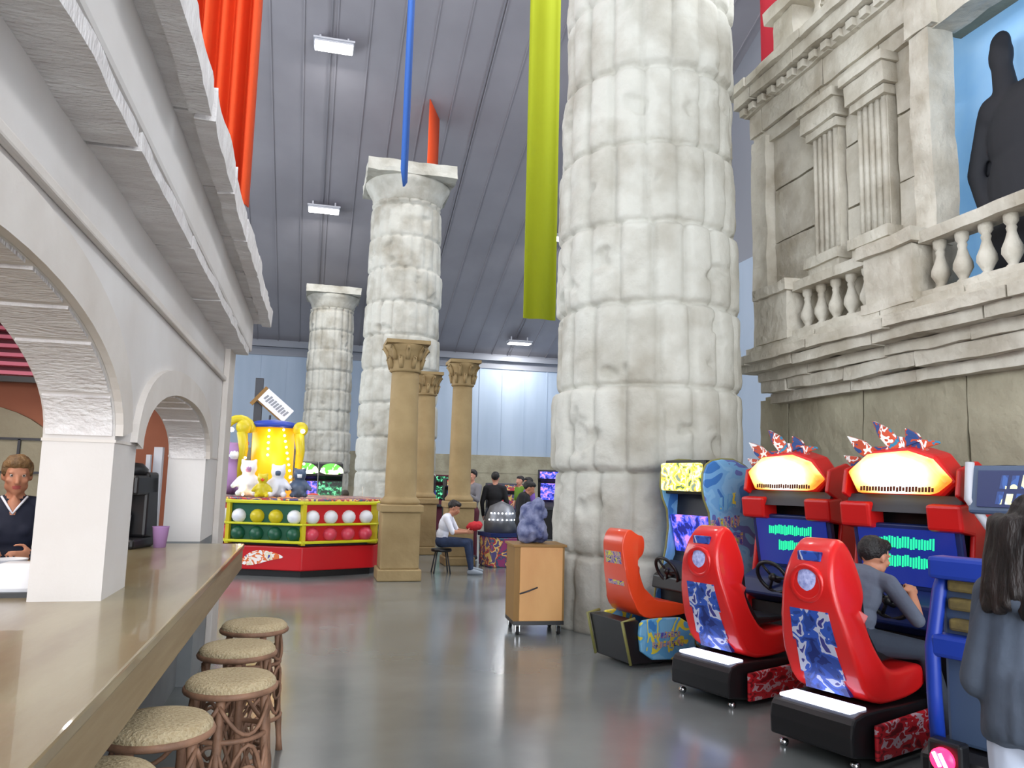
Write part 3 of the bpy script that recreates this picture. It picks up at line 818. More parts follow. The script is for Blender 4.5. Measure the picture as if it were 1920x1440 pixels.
def add_hand(F, w, d, n, side=1, curl=.5, s=1.0, t=0):
    """w wrist, d along the hand, n palm normal; side +1: thumb on n x d side"""
    d = Vector(d).normalized(); n = Vector(n); n = (n-d*n.dot(d)).normalized(); l = n.cross(d)*side; w = Vector(w)
    Bm = Matrix(((d.x,l.x,n.x),(d.y,l.y,n.y),(d.z,l.z,n.z)))
    F.ell(w+d*.045*s, Vector((.052,.042,.016))*s, t, Bm)
    for k, (off, ln) in enumerate(((.031,.068),(.011,.078),(-.010,.072),(-.030,.056))):
        p = w+d*.085*s+l*off*s; a = 0
        for j in range(3):
            a += curl*(.75 if j == 0 else .95); q = p+(d*math.cos(a)+n*math.sin(a))*ln*s*(.42,.32,.26)[j]
            F.cap(p, q, (.0095-.0008*j)*s, (.0088-.0008*j)*s, t); p = q
    p0 = w+d*.018*s+l*.030*s; p1 = p0+(d*.55+l*.7+n*.3).normalized()*.042*s; p2 = p1+(d*.85+l*.15+n*.5).normalized()*.030*s; p3 = p2+(d*.8-l*.1+n*.6).normalized()*.024*s
    F.cap(p0, p1, .014*s, .0115*s, t); F.cap(p1, p2, .011*s, .010*s, t); F.cap(p2, p3, .010*s, .008*s, t)
def person(loc, rz, label, J, top, legs, skin, hairm, hair='short', sleeve='short', voxel=.011, s=1.0, face=True, shoe=None, bulk=1.0, curl=(.5,.5), look=(1,0,0), up=(0,0,1), female=False, thing_name='person', grp=None, palms=None, hands=True, extra=None):
    """J: joints in local metres (x forward, y left)."""
    T = thing(thing_name, label, 'person', loc, rz, grp)
    F = Fig(); j = {k: Vector(v)*s for k, v in J.items()}
    TOP, LEG, SK, SH, LI = 0, 1, 2, 3, 4
    b = bulk*s
    pel, wa, ch, nk, hd = j['pelvis'], j['waist'], j['chest'], j['neck'], j['head']
    lat = (j['shl']-j['shr']).normalized(); spn = (nk-pel).normalized()
    Bt = basis(lat.cross(spn), spn)
    F.ell(pel, Vector((.115,.155,.11))*b, LEG, Bt)
    F.ell(wa, Vector((.105,.140 if not female else .125,.13))*b, TOP, Bt)
    F.ell(ch, Vector((.118,.160,.17))*b, TOP, Bt)
    F.ell(ch+spn*.08*s, Vector((.10,.165,.11))*b, TOP, Bt)
    if female: F.ell(ch+Bt@Vector((.07,.065,-.01))*s, Vector((.05,.05,.05))*s, TOP); F.ell(ch+Bt@Vector((.07,-.065,-.01))*s, Vector((.05,.05,.05))*s, TOP)
    F.cap(j['shl']-lat*.02, nk-spn*.02, .058*b, .05*b, TOP); F.cap(j['shr']+lat*.02, nk-spn*.02, .058*b, .05*b, TOP)
    F.cap(nk-spn*.03, hd-Vector(up)*.05*s, .052*s, .048*s, SK)
    for sd, (sh, el, wr, hp, kn, an, toe) in enumerate((('shl','ell','wrl','hpl','knl','anl','tol'),('shr','elr','wrr','hpr','knr','anr','tor'))):
        e_, w_ = j[el], j[wr]
        ar = TOP if sleeve != 'none' else SK
        F.cap(j[sh], e_, .056*b, .045*b, ar)
        F.cap(e_, e_.lerp(w_,.45), .043*b if sleeve == 'long' else .040*s, .038*b if sleeve == 'long' else .036*s, TOP if sleeve == 'long' else SK)
        F.cap(e_.lerp(w_,.45), w_, .038*b if sleeve == 'long' else .036*s, .031*b if sleeve == 'long' else .026*s, TOP if sleeve == 'long' else SK)
        if hands:
            dr = (w_-e_).normalized(); pn = Vector(palms[sd]) if palms else (Vector((0,-1,0)) if sd == 0 else Vector((0,1,0)))
            add_hand(F, w_, dr, pn, 1 if sd == 0 else -1, curl[sd], s, SK)
        F.cap(j[hp], j[kn], .088*b, .062*b, LEG); F.cap(j[kn], j[kn].lerp(j[an],.4), .060*b, .056*b, LEG); F.cap(j[kn].lerp(j[an],.4), j[an], .056*b, .042*b, LEG)
        d_ = (j[toe]-j[an]); d_.z = 0; d_.normalize()
        hz = j[an]-d_*.03*s+Vector((0,0,-.045*s))
        F.cap(hz, j[toe]-d_*.06*s+Vector((0,0,.004)), .040*s, .038*s, SH); F.cap(j[an]+Vector((0,0,-.02)), j[toe]-d_*.09*s+Vector((0,0,.01)), .042*s, .036*s, SH)
        F.cap(j[toe]-d_*.08*s, j[toe]-d_*.02*s, .037*s, .030*s, SH)
    P, Bm = add_head(F, hd, look, up, s, SK, LI)
    if extra: extra(F, j, P)
    body = F.build('body', [top, legs, skin, shoe or M['shoe_dark'], M['lips']], T, voxel, 3)
    if face: add_eyes(P, Bm, s, T)
    if hair:
        Hf = Fig()
        Hf.ell(P(-.03,0,.035), Vector((.098,.086,.095))*s, 0, Bm); Hf.ell(P(.02,0,.075), Vector((.075,.074,.048))*s, 0, Bm)
        if hair == 'long':
            Hf.ell(P(-.05,0,-.03), Vector((.075,.092,.12))*s, 0, Bm)
            for y in (-.07,-.035,0,.035,.07):
                Hf.cap(P(-.06,y,-.06), P(-.085,y*1.35,-.30-.03*math.sin(y*40)), .045*s, .028*s)
            for y in (.075,-.075): Hf.cap(P(.02,y,.03), P(.0,y*1.15,-.19), .022*s, .02*s)
        elif hair == 'tied':
            Hf.ell(P(-.10,0,.0), Vector((.045,.05,.05))*s, 0, Bm)
            for y in (.074,-.074): Hf.ell(P(.0,y,.035), Vector((.05,.014,.05))*s, 0, Bm)
        Hf.build('hair', [hairm], T, max(voxel,.009), 2, disp=lambda c: noise.noise_vector(Vector((c.x*34, c.y*34, c.z*7)))*.008)
    return T
def standing(dx=0.0):
    return dict(pelvis=(0,0,.95), waist=(0,0,1.10), chest=(0.01,0,1.28), neck=(0,0,1.47), head=(.03,0,1.63),
        shl=(0,.18,1.42), shr=(0,-.18,1.42), ell=(-.02,.25,1.13), elr=(-.02,-.25,1.13), wrl=(.08,.24,.88), wrr=(.08,-.24,.88),
        hpl=(0,.09,.92), hpr=(0,-.09,.92), knl=(.03,.10,.50), knr=(.01,-.10,.50), anl=(0,.11,.09), anr=(-.04,-.11,.09), tol=(.19,.13,.04), tor=(.15,-.13,.04))
exec_people = []

# the dark statue on the balcony
def statue():
    F = Fig()
    F.ell((0,.22,2.08),(.15,.13,.17)); F.ell((0,.22,2.18),(.10,.12,.12)); F.cap((0,.18,1.70),(0,.22,2.0),.14,.11)
    F.cap((0,-.36,1.62),(0,.36,1.62),.16,.16); F.ell((0,0,1.35),(.26,.42,.42)); F.ell((0,0,.9),(.30,.44,.5)); F.ell((0,0,.5),(.34,.50,.5))
    F.cap((0,.42,1.6),(-.05,.56,1.15),.12,.10); F.cap((-.05,.56,1.15),(-.1,.42,.8),.10,.09)
    F.cap((0,-.42,1.6),(-.05,-.62,1.35),.13,.12); F.cap((-.05,-.62,1.35),(-.1,-.95,1.5),.11,.10)
    for k in range(9):
        y = -.5-.11*k; F.cap((.1,y,1.62-.02*k),(.12,y-.05,.15+.04*(k%3)),.10,.05)
    for k in range(4):
        F.cap((.1,.42+.03*k,1.5-.1*k),(.12,.56-.02*k,.2+.2*k),.10,.045)
    F.cap((.0,-.2,.4),(.0,-.2,.05),.16,.15); F.cap((.0,.2,.4),(.0,.2,.05),.16,.15)
    o = F.build('statue', [M['silh']], None, .022, 2)
    o.location = (5.88, 5.13, 3.27); o.scale = (.55, .90, 1.09)
    tag(o, 'dark cloaked standing figure against the sky-blue backdrop', 'statue')
statue()

# ------------------------------------------------------------------ banners
def banner(name, pts, z0, z1, m, label, thick=.012, n=60, bottom=None, nz=2):
    """hanging cloth: pts = plan polyline; z1 may be a function of (x, y)"""
    mb = MB(); vs = []; k = len(pts)
    for side in (0,1):
        for i, (x, y) in enumerate(pts):
            a = pts[max(i-1,0)]; b = pts[min(i+1,k-1)]; t = Vector((b[0]-a[0], b[1]-a[1])).normalized(); nn = Vector((-t.y,t.x))*thick*(side-.5)
            zt = z1(x,y) if callable(z1) else z1; zb = bottom(i/(k-1)) if bottom else z0
            for q in range(nz+1): vs.append((x+nn.x, y+nn.y, zb+(zt-zb)*q/nz))
    N_ = nz+1; o2 = k*N_; fs = []
    for i in range(k-1):
        for q in range(nz):
            a = i*N_+q; b = (i+1)*N_+q
            fs += [(a,b,b+1,a+1), (o2+a,o2+a+1,o2+b+1,o2+b)]
        fs += [(i*N_,o2+i*N_,o2+(i+1)*N_,(i+1)*N_), (i*N_+nz,(i+1)*N_+nz,o2+(i+1)*N_+nz,o2+i*N_+nz)]
    for i in (0,k-1):
        for q in range(nz): a = i*N_+q; fs.append((a,a+1,o2+a+1,o2+a))
    mb.add(vs, fs, 0, True)
    o = mb.build(name, m); return tag(o, label, 'banner')
top = lambda x, y: zc(y)-.01
pts = []
for i in range(90):
    t = i/89; pts.append((-2.45+1.45*t, 10.5+.16*math.sin(t*2*PI*7)+.05*math.sin(t*31)))
banner('hanging_banner', pts, 4.9, top, M['orange_cloth'], 'pleated orange banner hanging beyond the stand cornice', bottom=lambda t: 4.6+.5*t, thick=.02)
banner('hanging_banner', [(3.49+.6*t/9, 13+.03*math.sin(t)) for t in range(10)], 4.45, top, M['green_cloth'], 'long lime green banner hanging beside the massive column')
banner('hanging_banner', [(1.235,13.0),(1.315,13.3),(1.395,13.6)], 6.4, top, M['blue_cloth'], 'narrow blue banner seen edge-on in front of the broad column', bottom=lambda t: 6.72+.4*abs(t-.5), thick=.03)
banner('hanging_banner', [(3.42,26.4),(3.66,26.8),(3.90,27.2)], 10.6, top, M['orange_cloth'], 'short orange banner behind the capital of the broad column', thick=.03)
banner('hanging_banner', [(8.2+.095*t, 12.8-.05*t) for t in range(10)], 8.4, top, M['red_cloth'], 'crimson banner hanging beyond the corner of the stone theatre front')

# ------------------------------------------------------------------ racing cabinets
def lettering(parent, name, O, U, W, rows, m, depth=.004, seed=1, slant=.25):
    """short slanted strokes standing for blurred, unreadable lettering on a plane at O spanned by U (right) and W (up)"""
    rnd = random.Random(seed); O = Vector(O); U = Vector(U); W = Vector(W); n = U.cross(W).normalized()*depth; o = None
    for (u0, u1, v0, v1, cnt) in rows:
        mb = MB()
        for k in range(cnt):
            a = u0+(u1-u0)*(k+.12)/cnt; b = u0+(u1-u0)*(k+.78)/cnt
            lo = v0+(v1-v0)*rnd.uniform(0,.15); hi = v1-(v1-v0)*rnd.uniform(0,.2); sl = slant*(hi-lo)*.6
            q = [(a,lo),(b,lo),(b+sl,hi),(a+sl,hi)]
            vs = [O+U*p+W*v for p, v in q]+[O+U*p+W*v+n for p, v in q]
            mb.add(vs, [(3,2,1,0),(4,5,6,7),(0,1,5,4),(1,2,6,5),(2,3,7,6),(3,0,4,7)])
        o = mb.build(name, m, parent)
    return o
def round_poly(pts, it=2):
    for _ in range(it):
        q = []
        for i in range(len(pts)):
            a = pts[i]; b = pts[(i+1)%len(pts)]
            q += [(a[0]*.75+b[0]*.25, a[1]*.75+b[1]*.25), (a[0]*.25+b[0]*.75, a[1]*.25+b[1]*.75)]
        pts = q
    return pts
SEAT = round_poly([(.20,.32),(.06,.62),(-.02,.92),(-.02,1.08),(.05,1.24),(.15,1.30),(.24,1.24),(.30,1.06),(.30,.94),(.24,.86),(.27,.70),(.36,.56),(.50,.49),(.78,.52),(.86,.46),(.84,.36),(.6,.31)], 2)
def seat_shell(t, m, k=1.0):
    def wf(a, b):
        if b > .86: return .80-.30*min(1,(b-.86)/.42)
        return .98-.18*max(0,(b-.6)/.3) if b > .6 else .98
    sh = MB(); sh.prism([(a,b*k) for a,b in SEAT], -.26, .26, 'y', wf=lambda a,b: wf(a,b/k))
    o = sh.build('seat_shell', m, t, bevel=.035, seg=4)
    for p in o.data.polygons: p.use_smooth = True
    c = MB(); ins = [(.33,.60),(.42,.53),(.80,.55),(.80,.58),(.45,.60),(.33,.76),(.30,.98),(.27,.98),(.26,.80)]
    c.prism([(a,b*k) for a,b in ins], -.17, .17, 'y'); c.build('seat_cushion', M['black'], t, bevel=.02)
    return o
def steering(t, x=.95, z=.80, m=None):
    w_ = MB(); Q = Matrix.Rotation(R(62), 3, 'Y')
    w_.tube([Vector((x,0,z))+Q@Vector((.14*math.cos(a),.14*math.sin(a),0)) for a in [2*PI*k/28 for k in range(28)]], .016, 8, closed=True)
    for k in range(3):
        a = 2*PI*k/3+PI/6; w_.tube([Vector((x,0,z)), Vector((x,0,z))+Q@Vector((.14*math.cos(a),.14*math.sin(a),0))], .012, 6)
    w_.ball((x,0,z), .035, seg=10); w_.tube([(x,0,z),(x+.22,0,z-.08)], .028, 10)
    w_.build('steering_wheel', M['black'], t)
def racing_game(loc, rz, label):
    t = thing('racing_game', label, 'arcade game', loc, rz, None)
    b = MB(); b.prism(round_poly([(-.02,.03),(-.03,.24),(.03,.31),(.34,.31),(.50,.30),(1.1,.30),(1.1,.03)],1), -.28, .28, 'y'); b.build('base', M['black'], t, bevel=.015)
    MB().box(.02,.19,-.24,.24,.303,.325).build('light_strip', M['white_lit'], t, bevel=.008)
    sp_ = MB(); sp_.prism([(.14,.05),(.14,.25),(.95,.27),(1.0,.05)], -.335, -.308, 'y'); sp_.build('side_panel', M['art_red'], t, bevel=.01)
    MB().prism([(.14,.05),(.14,.25),(.95,.27),(1.0,.05)], .308, .335, 'y').build('side_panel', M['art_red'], t, bevel=.01)
    for q in (-.24,.24):
        MB().tube([(.06,q-.02,.022),(.06,q+.02,.022)], .022, 12).build('caster', M['chrome'], t)
    seat_shell(t, M['red'])
    # speaker and decal on the back of the shell
    for sy in (0,):
        rg = MB(); Q = Matrix.Rotation(R(-93), 3, 'Y')
        rg.lathe([(.085,0),(.115,.0),(.12,.02),(.11,.045),(.085,.03)], (.012,sy,1.02), 28, M=Q, cap=False); rg.build('speaker_ring', M['red'], t)
        MB().lathe([(.001,.035),(.06,.028),(.09,.014),(.09,0)], (.008,sy,1.02), 24, M=Q, cap=False).build('speaker_cone', M['grille'], t)
    dc = MB()
    for (xa,za,xb_,zb) in ((.005,.86,.062,.66),(.062,.66,.135,.46),(.135,.46,.185,.36)):
        dc.add([(xa-.014,-.13,za),(xa-.014,.13,za),(xb_-.014,.15,zb),(xb_-.014,-.15,zb),(xa+.02,-.13,za),(xa+.02,.13,za),(xb_+.02,.15,zb),(xb_+.02,-.15,zb)],
               [(0,1,2,3),(4,7,6,5),(0,3,7,4),(1,5,6,2),(0,4,5,1),(3,2,6,7)])
    dc.build('back_decal', M['art_decal'], t)
    MB().box(.005,.04,-.08,.08,1.15,1.21).build('head_decal', M['art_decal'], t, bevel=.008)
    # cabinet
    side = [(1.02,.04),(1.02,.62),(1.12,.84),(1.20,1.30),(1.16,1.50),(1.02,1.56),(1.06,1.74),(1.30,1.80),(1.74,1.62),(1.80,1.10),(1.76,.04)]
    for sy in (-1,1):
        MB().prism(side, sy*.42, sy*.385, 'y').build('side_wing', M['dred'], t, bevel=.012)
    MB().box(1.08,1.74,-.40,.40,.04,.62).build('pedestal', M['black'], t)
    MB().prism([(1.16,.60),(1.30,1.50),(1.72,1.50),(1.74,.60)], -.40, .40, 'y').build('cabinet_body', M['black'], t)
    hd = MB(); hd.prism([(1.04,1.44),(1.10,1.56),(1.6,1.60),(1.6,1.42)], -.40, .40, 'y'); hd.build('speaker_bar', M['dark_metal'], t)
    for sy in (-1,1):
        MB().prism([(1.02,1.33),(1.0,1.50),(1.20,1.52),(1.22,1.30)], sy*.20, sy*.43, 'y').build('corner_fairing', M['dred'], t, bevel=.02)
    cp = MB(); cp.prism([(.90,.70),(.94,.84),(1.16,.92),(1.16,.60)], -.36, .36, 'y'); cp.build('dashboard', M['navy'], t, bevel=.02)
    Mx = Matrix.Translation((1.13,0,1.14)) @ Matrix.Rotation(R(-10), 4, 'Y')
    MB().box(0,.05,-.38,.38,-.24,.22, M=Mx).build('bezel', M['navy'], t, bevel=.01)
    sc_ = MB().box(-.008,.0,-.34,.34,-.20,.19, M=Mx).build('screen', M['screen'], t)
    nrm = Mx.to_3x3()
    lettering(sc_, 'screen_text', Mx@Vector((-.010,.34,-.20)), nrm@Vector((0,-1,0)), nrm@Vector((0,0,1)), [(.12,.54,.25,.34,22),(.20,.50,.12,.21,16)], M['screen_txt'], -.003, 5)
    lettering(sc_, 'screen_dim_text', Mx@Vector((-.010,.34,-.20)), nrm@Vector((0,-1,0)), nrm@Vector((0,0,1)), [(.53,.64,.12,.20,5)], M['screen_txt2'], -.003, 6)
    steering(t, .86, .86)
    # marquee
    o = MB(); o.prism([(-.40,-.05),(-.27,.12),(-.08,.19),(.22,.17),(.40,.03),(.33,-.15),(-.27,-.15)], -.05, .05, 'x'); mq = o.build('marquee', M['flame'], t, bevel=.02)
    mq.location = (1.05,0,1.70); mq.scale = (1,.88,.86); mq.rotation_euler = (0,R(-8),0)
    hz = MB(); hz.prism([(-.43,-.07),(-.29,.15),(-.08,.22),(.24,.20),(.43,.03),(.36,-.19),(-.30,-.19)], 0, .22, 'x'); h_ = hz.build('marquee_housing', M['dred'], t, bevel=.03)
    h_.location = (1.09,0,1.70); h_.scale = (1,.88,.86); h_.rotation_euler = (0,R(-8),0)
    lettering(mq, 'marquee_lettering', (-.056,.30,-.13), (0,-1,0), (0,0,1), [(.0,.6,0,.045,24)], M['brownink'], -.004, 12)
    # topper planes
    for k, (y, z, a, l) in enumerate(((.24,1.86,38,.40),(.08,1.94,48,.40),(-.08,1.92,58,.26),(.34,1.76,30,.34))):
        Q = Matrix.Translation((1.10+.03*k,y,z)) @ Matrix.Rotation(R(a), 4, 'X')
        m = MB(); m.prism([(-l/2,-.02),(-l/2,.05),(-l*.2,.035),(l*.2,.045),(l/2,.0),(l*.2,-.045),(-l*.3,-.05)], -.025, .025, 'x', M=Q)
        m.prism([(-l*.2,0),(-l*.35,.14),(-l*.28,.14),(l*.15,0)], -.008, .008, 'x', M=Q)
        m.prism([(-l*.2,0),(-l*.35,-.14),(-l*.28,-.14),(l*.15,0)], -.008, .008, 'x', M=Q)
        m.build('topper_plane', M['art_jet'], t, bevel=.006)
    return t
H20 = R(20)
racing_game((2.97,4.22,0), H20, 'red racing game with lit white marquee that the man sits in')
racing_game((2.90,5.45,0), H20, 'empty red racing game with lit white marquee, second from the massive column')

def small_game():
    t = thing('kart_racing_game', 'racing game with orange seat and blue graphics against the massive column', 'arcade game', (2.74,6.72,0), R(14))
    k = .95
    b = MB(); b.prism([(-.03,.03),(-.12,.40),(.05,.40),(.12,.10),(.7,.06),(.7,.03)], -.26, .26, 'y'); b.build('base', M['black'], t, bevel=.01)
    tr = MB()
    tr.tube([(-.04,-.265,.03),(-.135,-.265,.40),(.0,-.265,.42)], .014, 8); tr.tube([(-.04,.265,.03),(-.135,.265,.40),(.0,.265,.42)], .014, 8)
    tr.build('base_trim', M['olive'], t)
    for sy in (-1,1):
        MB().prism(round_poly([(.06,.07),(.02,.36),(.10,.42),(.62,.40),(.70,.10),(.52,.04)],1), sy*.30, sy*.26, 'y').build('side_panel', M['art_blue'], t, bevel=.012)
    lettering(t, 'side_lettering', (.16,-.302,.16), (1,0,0), (0,0,1), [(0,.36,.0,.06,9),(.02,.32,.08,.14,8)], M['art_text'], .006, 9)
    # slender seat with a headrest knob
    def wf(a, b): return .62 if b > .84 else (.72 if b > .6 else .9)
    sh = MB(); sh.prism(round_poly([(.10,.40),(.0,.64),(-.04,.9),(-.06,1.08),(.02,1.20),(.12,1.13),(.20,1.12),(.20,.96),(.11,.90),(.14,.74),(.24,.56),(.42,.54),(.66,.50),(.66,.42),(.4,.40)],2), -.24, .24, 'y', wf=wf)
    o = sh.build('seat_shell', M['orange'], t, bevel=.03, seg=3)
    for p in o.data.polygons: p.use_smooth = True
    MB().prism([(-.052,.98),(-.005,.68),(.03,.68),(-.01,.98)], -.12, .12, 'y').build('back_decal', M['art_text'], t)
    # cabinet
    side = round_poly([(.66,.04),(.66,.55),(.80,.86),(.86,1.28),(.74,1.52),(.76,1.76),(.90,1.84),(1.22,1.84),(1.52,1.62),(1.56,1.0),(1.56,.04)],1)
    for sy, nm in ((-1,'a'),(1,'b')):
        MB().prism(side, sy*.32, sy*.285, 'y').build('cabinet_side', M['art_side'], t, bevel=.012)
        MB().tube([(a, sy*.30, b) for a, b in side], .012, 6, closed=True).build('edge_trim', M['olive'], t)
    lettering(t, 'side_title', (.82,-.322,.98), (1,0,.12), (-.12,0,1), [(.0,.42,.0,.13,10),(.03,.40,.17,.30,9)], M['art_text'], .006, 4)
    lettering(t, 'side_mascot_patch', (.88,-.322,1.34), (1,0,.12), (-.12,0,1), [(.05,.28,.0,.16,4)], M['art_blue'], .006, 8)
    MB().prism([(.74,.04),(.74,.58),(.92,.9),(.96,1.5),(1.3,1.55),(1.34,.04)], -.285, .285, 'y').build('cabinet_body', M['black'], t)
    Mx = Matrix.Translation((.88,0,1.12)) @ Matrix.Rotation(R(-12), 4, 'Y')
    MB().box(-.01,.02,-.25,.25,-.18,.18, M=Mx).build('screen', M['art_purple'], t)
    MB().box(.72,.80,-.27,.27,1.53,1.80).build('marquee', M['art_yel'], t, bevel=.02)
    MB().box(.80,1.2,-.285,.285,1.50,1.83).build('marquee_housing', M['black'], t, bevel=.01)
    MB().prism([(.60,.60),(.62,.72),(.84,.86),(.84,.56)], -.26, .26, 'y').build('dashboard', M['black'], t, bevel=.015)
    steering(t, .58, .78)
small_game()

def blue_game():
    t = thing('blue_racing_game', 'blue framed racing game behind the woman at the right edge', 'arcade game', (3.17,3.10,0), H20)
    MB().prism([(-.06,.04),(-.06,.31),(.02,.35),(1.1,.35),(1.1,.04)], -.34, .34, 'y').build('base', M['black'], t, bevel=.02)
    MB().lathe([(.001,0),(.055,0),(.055,.02),(.001,.02)], (-.135,.18,.33), 20, M=Matrix.Rotation(R(-90),3,'Y'), cap=False).build('tail_lamp_housing', M['redlamp'], t)
    MB().tube([(-.16,.155,.30),(-.16,.185,.36)], .008, 6).tube([(-.16,.185,.30),(-.16,.215,.36)], .008, 6).build('tail_lamp_tube', M['pinkhot'], t)
    MB().box(-.13,-.04,.10,.26,.20,.41).build('lamp_pod', M['black'], t, bevel=.015)
    for sy in (-.27,.27):
        fr = MB(); fr.tube([(.0,sy,.34),(-.02,sy,.60),(-.02,sy,.82),(.03,sy*.92,1.10),(.08,sy*.85,1.22)], .035, 10); fr.build('seat_post', M['blue'], t)
    for z in (.84,1.22):
        MB().box(-.05,.10,-.27,.27,z-.06,z+.05).build('cross_bar', M['blue'], t, bevel=.02)
    for z in (.94,1.04,1.13):
        MB().box(.0,.07,-.2,.2,z-.03,z+.03).build('back_pad', M['pad'], t, bevel=.015)
    MB().box(.05,.12,-.25,.25,.36,1.2).build('seat_back', M['bluegrey'], t, bevel=.02)
    MB().prism([(.1,.36),(.1,.54),(.6,.56),(.62,.36)], -.24, .24, 'y').build('seat', M['navy'], t, bevel=.03)
    MB().prism([(1.1,.04),(1.1,.7),(1.2,1.3),(1.5,1.45),(1.7,1.3),(1.7,.04)], -.36, .36, 'y').build('cabinet_body', M['navy'], t, bevel=.02)
    Mx = Matrix.Translation((1.12,0,1.06)) @ Matrix.Rotation(R(-10), 4, 'Y')
    MB().box(-.03,.02,-.3,.3,-.18,.18, M=Mx).build('screen', M['screen'], t)
    Mq = Matrix.Translation((1.16,.22,1.60)) @ Matrix.Rotation(R(12), 4, 'Y')
    MB().box(0,.05,-.40,.40,-.14,.17, M=Mq).build('marquee', M['bluegrey'], t, bevel=.02)
    p = MB().box(-.012,.0,-.34,.34,-.10,.13, M=Mq).build('marquee_sign', M['navy'], t)
    lettering(p, 'marquee_lettering', Mq@Vector((-.014,.30,-.09)), Mq.to_3x3()@Vector((0,-1,0)), Mq.to_3x3()@Vector((0,0,1)), [(.08,.5,.10,.20,7),(.06,.5,.0,.09,8)], M['art_marq'], -.004, 3)
    for sy in (-.42,.42):
        fr = MB(); fr.tube([(1.2,sy+.2,1.78),(1.16,sy+.2,1.55),(1.24,sy*.86+.1,1.25)], .028, 8); fr.build('marquee_post', M['lamp_house'], t)
    steering(t, .95, .82)
blue_game()

# ------------------------------------------------------------------ plywood cart
ca = thing('plywood_cart', 'light plywood box cart on casters beside the massive column', 'cart', (2.38,8.22,0), R(-4))
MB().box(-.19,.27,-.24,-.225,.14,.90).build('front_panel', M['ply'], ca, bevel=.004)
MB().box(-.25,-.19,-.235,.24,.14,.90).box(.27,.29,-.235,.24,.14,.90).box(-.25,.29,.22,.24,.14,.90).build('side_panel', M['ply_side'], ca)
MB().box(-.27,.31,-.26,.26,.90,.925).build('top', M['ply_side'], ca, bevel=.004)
MB().box(-.25,.29,-.24,.24,.10,.14).build('bottom', M['black'], ca)
MB().tube([(-.19,-.25,.42),(-.10,-.265,.45),(.0,-.25,.485)], .008, 8).build('handle', M['dark_metal'], ca)
for x in (-.2,.24):
    for y in (-.2,.2):
        m = MB(); m.tube([(x-.015,y,.04),(x+.015,y,.04)], .04, 16, mi=1); m.box(x-.025,x-.018,y-.02,y+.02,.03,.10).box(x+.018,x+.025,y-.02,y+.02,.03,.10); m.build('caster', [M['chrome'], M['rubber']], ca)
F = Fig()
F.ell((0,0,.16),(.15,.14,.17)); F.ell((-.02,.02,.30),(.12,.12,.13)); F.ell((.05,-.03,.38),(.08,.08,.10)); F.ell((-.09,-.04,.12),(.09,.10,.13)); F.ell((.1,.02,.1),(.09,.1,.11))
F.cap((-.1,-.05,.3),(.05,-.13,.08),.035,.03); F.cap((.06,0,.42),(.14,-.02,.3),.03,.03)
M['bluebag'] = mat('dark_blue_print_fabric', srgb(56,66,110), .7, srgb(140,146,178), 9, 3, .6, 12)
o = F.build('fabric_bundle', [M['bluebag']], None, .014, 1, disp=lambda c: noise.noise_vector(c*13)*.022)
o.location = (2.36,8.22,.93); tag(o, 'dark blue patterned fabric bundle lying on the plywood cart', 'bundle')

# ------------------------------------------------------------------ prize kiosk
KX, KY, KR = -.08, 14.35, 1.62
K = thing('prize_kiosk', 'round game kiosk with red plinth, coloured trays and yellow lit tower', 'game kiosk', (KX,KY,0), 0)
def oct_(rad, off=-PI/2): return [(rad*math.cos(off+k*PI/4), rad*math.sin(off+k*PI/4)) for k in range(8)]
MB().prism(oct_(KR*.96), 0, .10, 'z').build('foot', M['black'], K)
MB().prism(oct_(KR), .10, .47, 'z').build('plinth', M['kred'], K, bevel=.02)
MB().prism(oct_(KR*.9), .47, 1.16, 'z').build('core', M['dark_metal'], K)
O8 = oct_(1.0)
def face_frame(k, rad):
    a = Vector((*O8[k],0))*rad; b = Vector((*O8[(k+1)%8],0))*rad; return a, b, (b-a).normalized()
for k in range(8):
    a, b, tdir = face_frame(k, KR); nrm = Vector((tdir.y,-tdir.x,0)); L_ = (b-a).length
    Q = Matrix(((tdir.x,-nrm.x,0,a.x),(tdir.y,-nrm.y,0,a.y),(0,0,1,0),(0,0,0,1)))   # x along the face, y inwards
    col_ = M['dgreen'] if k % 2 else M['kred']
    MB().box(.02,L_-.02,.02,.10,.56,1.16, M=Q).build('bay_panel', col_, K)
    for z, dz in ((.52,.045),(.80,.035),(1.13,.05)):
        MB().box(-.02,L_+.02,-.06,.10,z,z+dz, M=Q).build('tray_edge', M['lime'], K, bevel=.012)
    MB().box(-.03,.03,-.05,.1,.5,1.17, M=Q).build('corner_post', M['yellow'], K)
    if k in (5,6,7,0,1):
        for row, z in enumerate((.66,.93)):
            for q in range(4):
                xx = L_*(q+.5)/4
                m = MB(); m.ball(Q@Vector((xx,.03,z)), .12, .12, .115, seg=14)
                m.build('tray_dome', (M['white'] if (row and (q in (0,3) or not k % 2)) else (M['yellow'] if row and k % 2 else (M['dgreen'] if k % 2 else M['pinkdome']))) if 'pinkdome' in M else M['white'], K)
for k in (7,0):
    a, b, tdir = face_frame(k, KR+.004); nrm = Vector((tdir.y,-tdir.x,0))
# swirl logo on the plinth
a, b, tdir = face_frame(7, KR+.002); L_ = (b-a).length; nrm = Vector((tdir.y,-tdir.x,0))
Q = Matrix(((tdir.x,-nrm.x,0,a.x),(tdir.y,-nrm.y,0,a.y),(0,0,1,0),(0,0,0,1)))
lg = MB(); lg.prism(round_poly([(.22,.20),(.36,.36),(.58,.42),(.86,.36),(.98,.30),(.74,.26),(.50,.18),(.34,.16)],2), -.008, .004, 'y', M=Q); lg.build('plinth_logo', M['logo'], K)
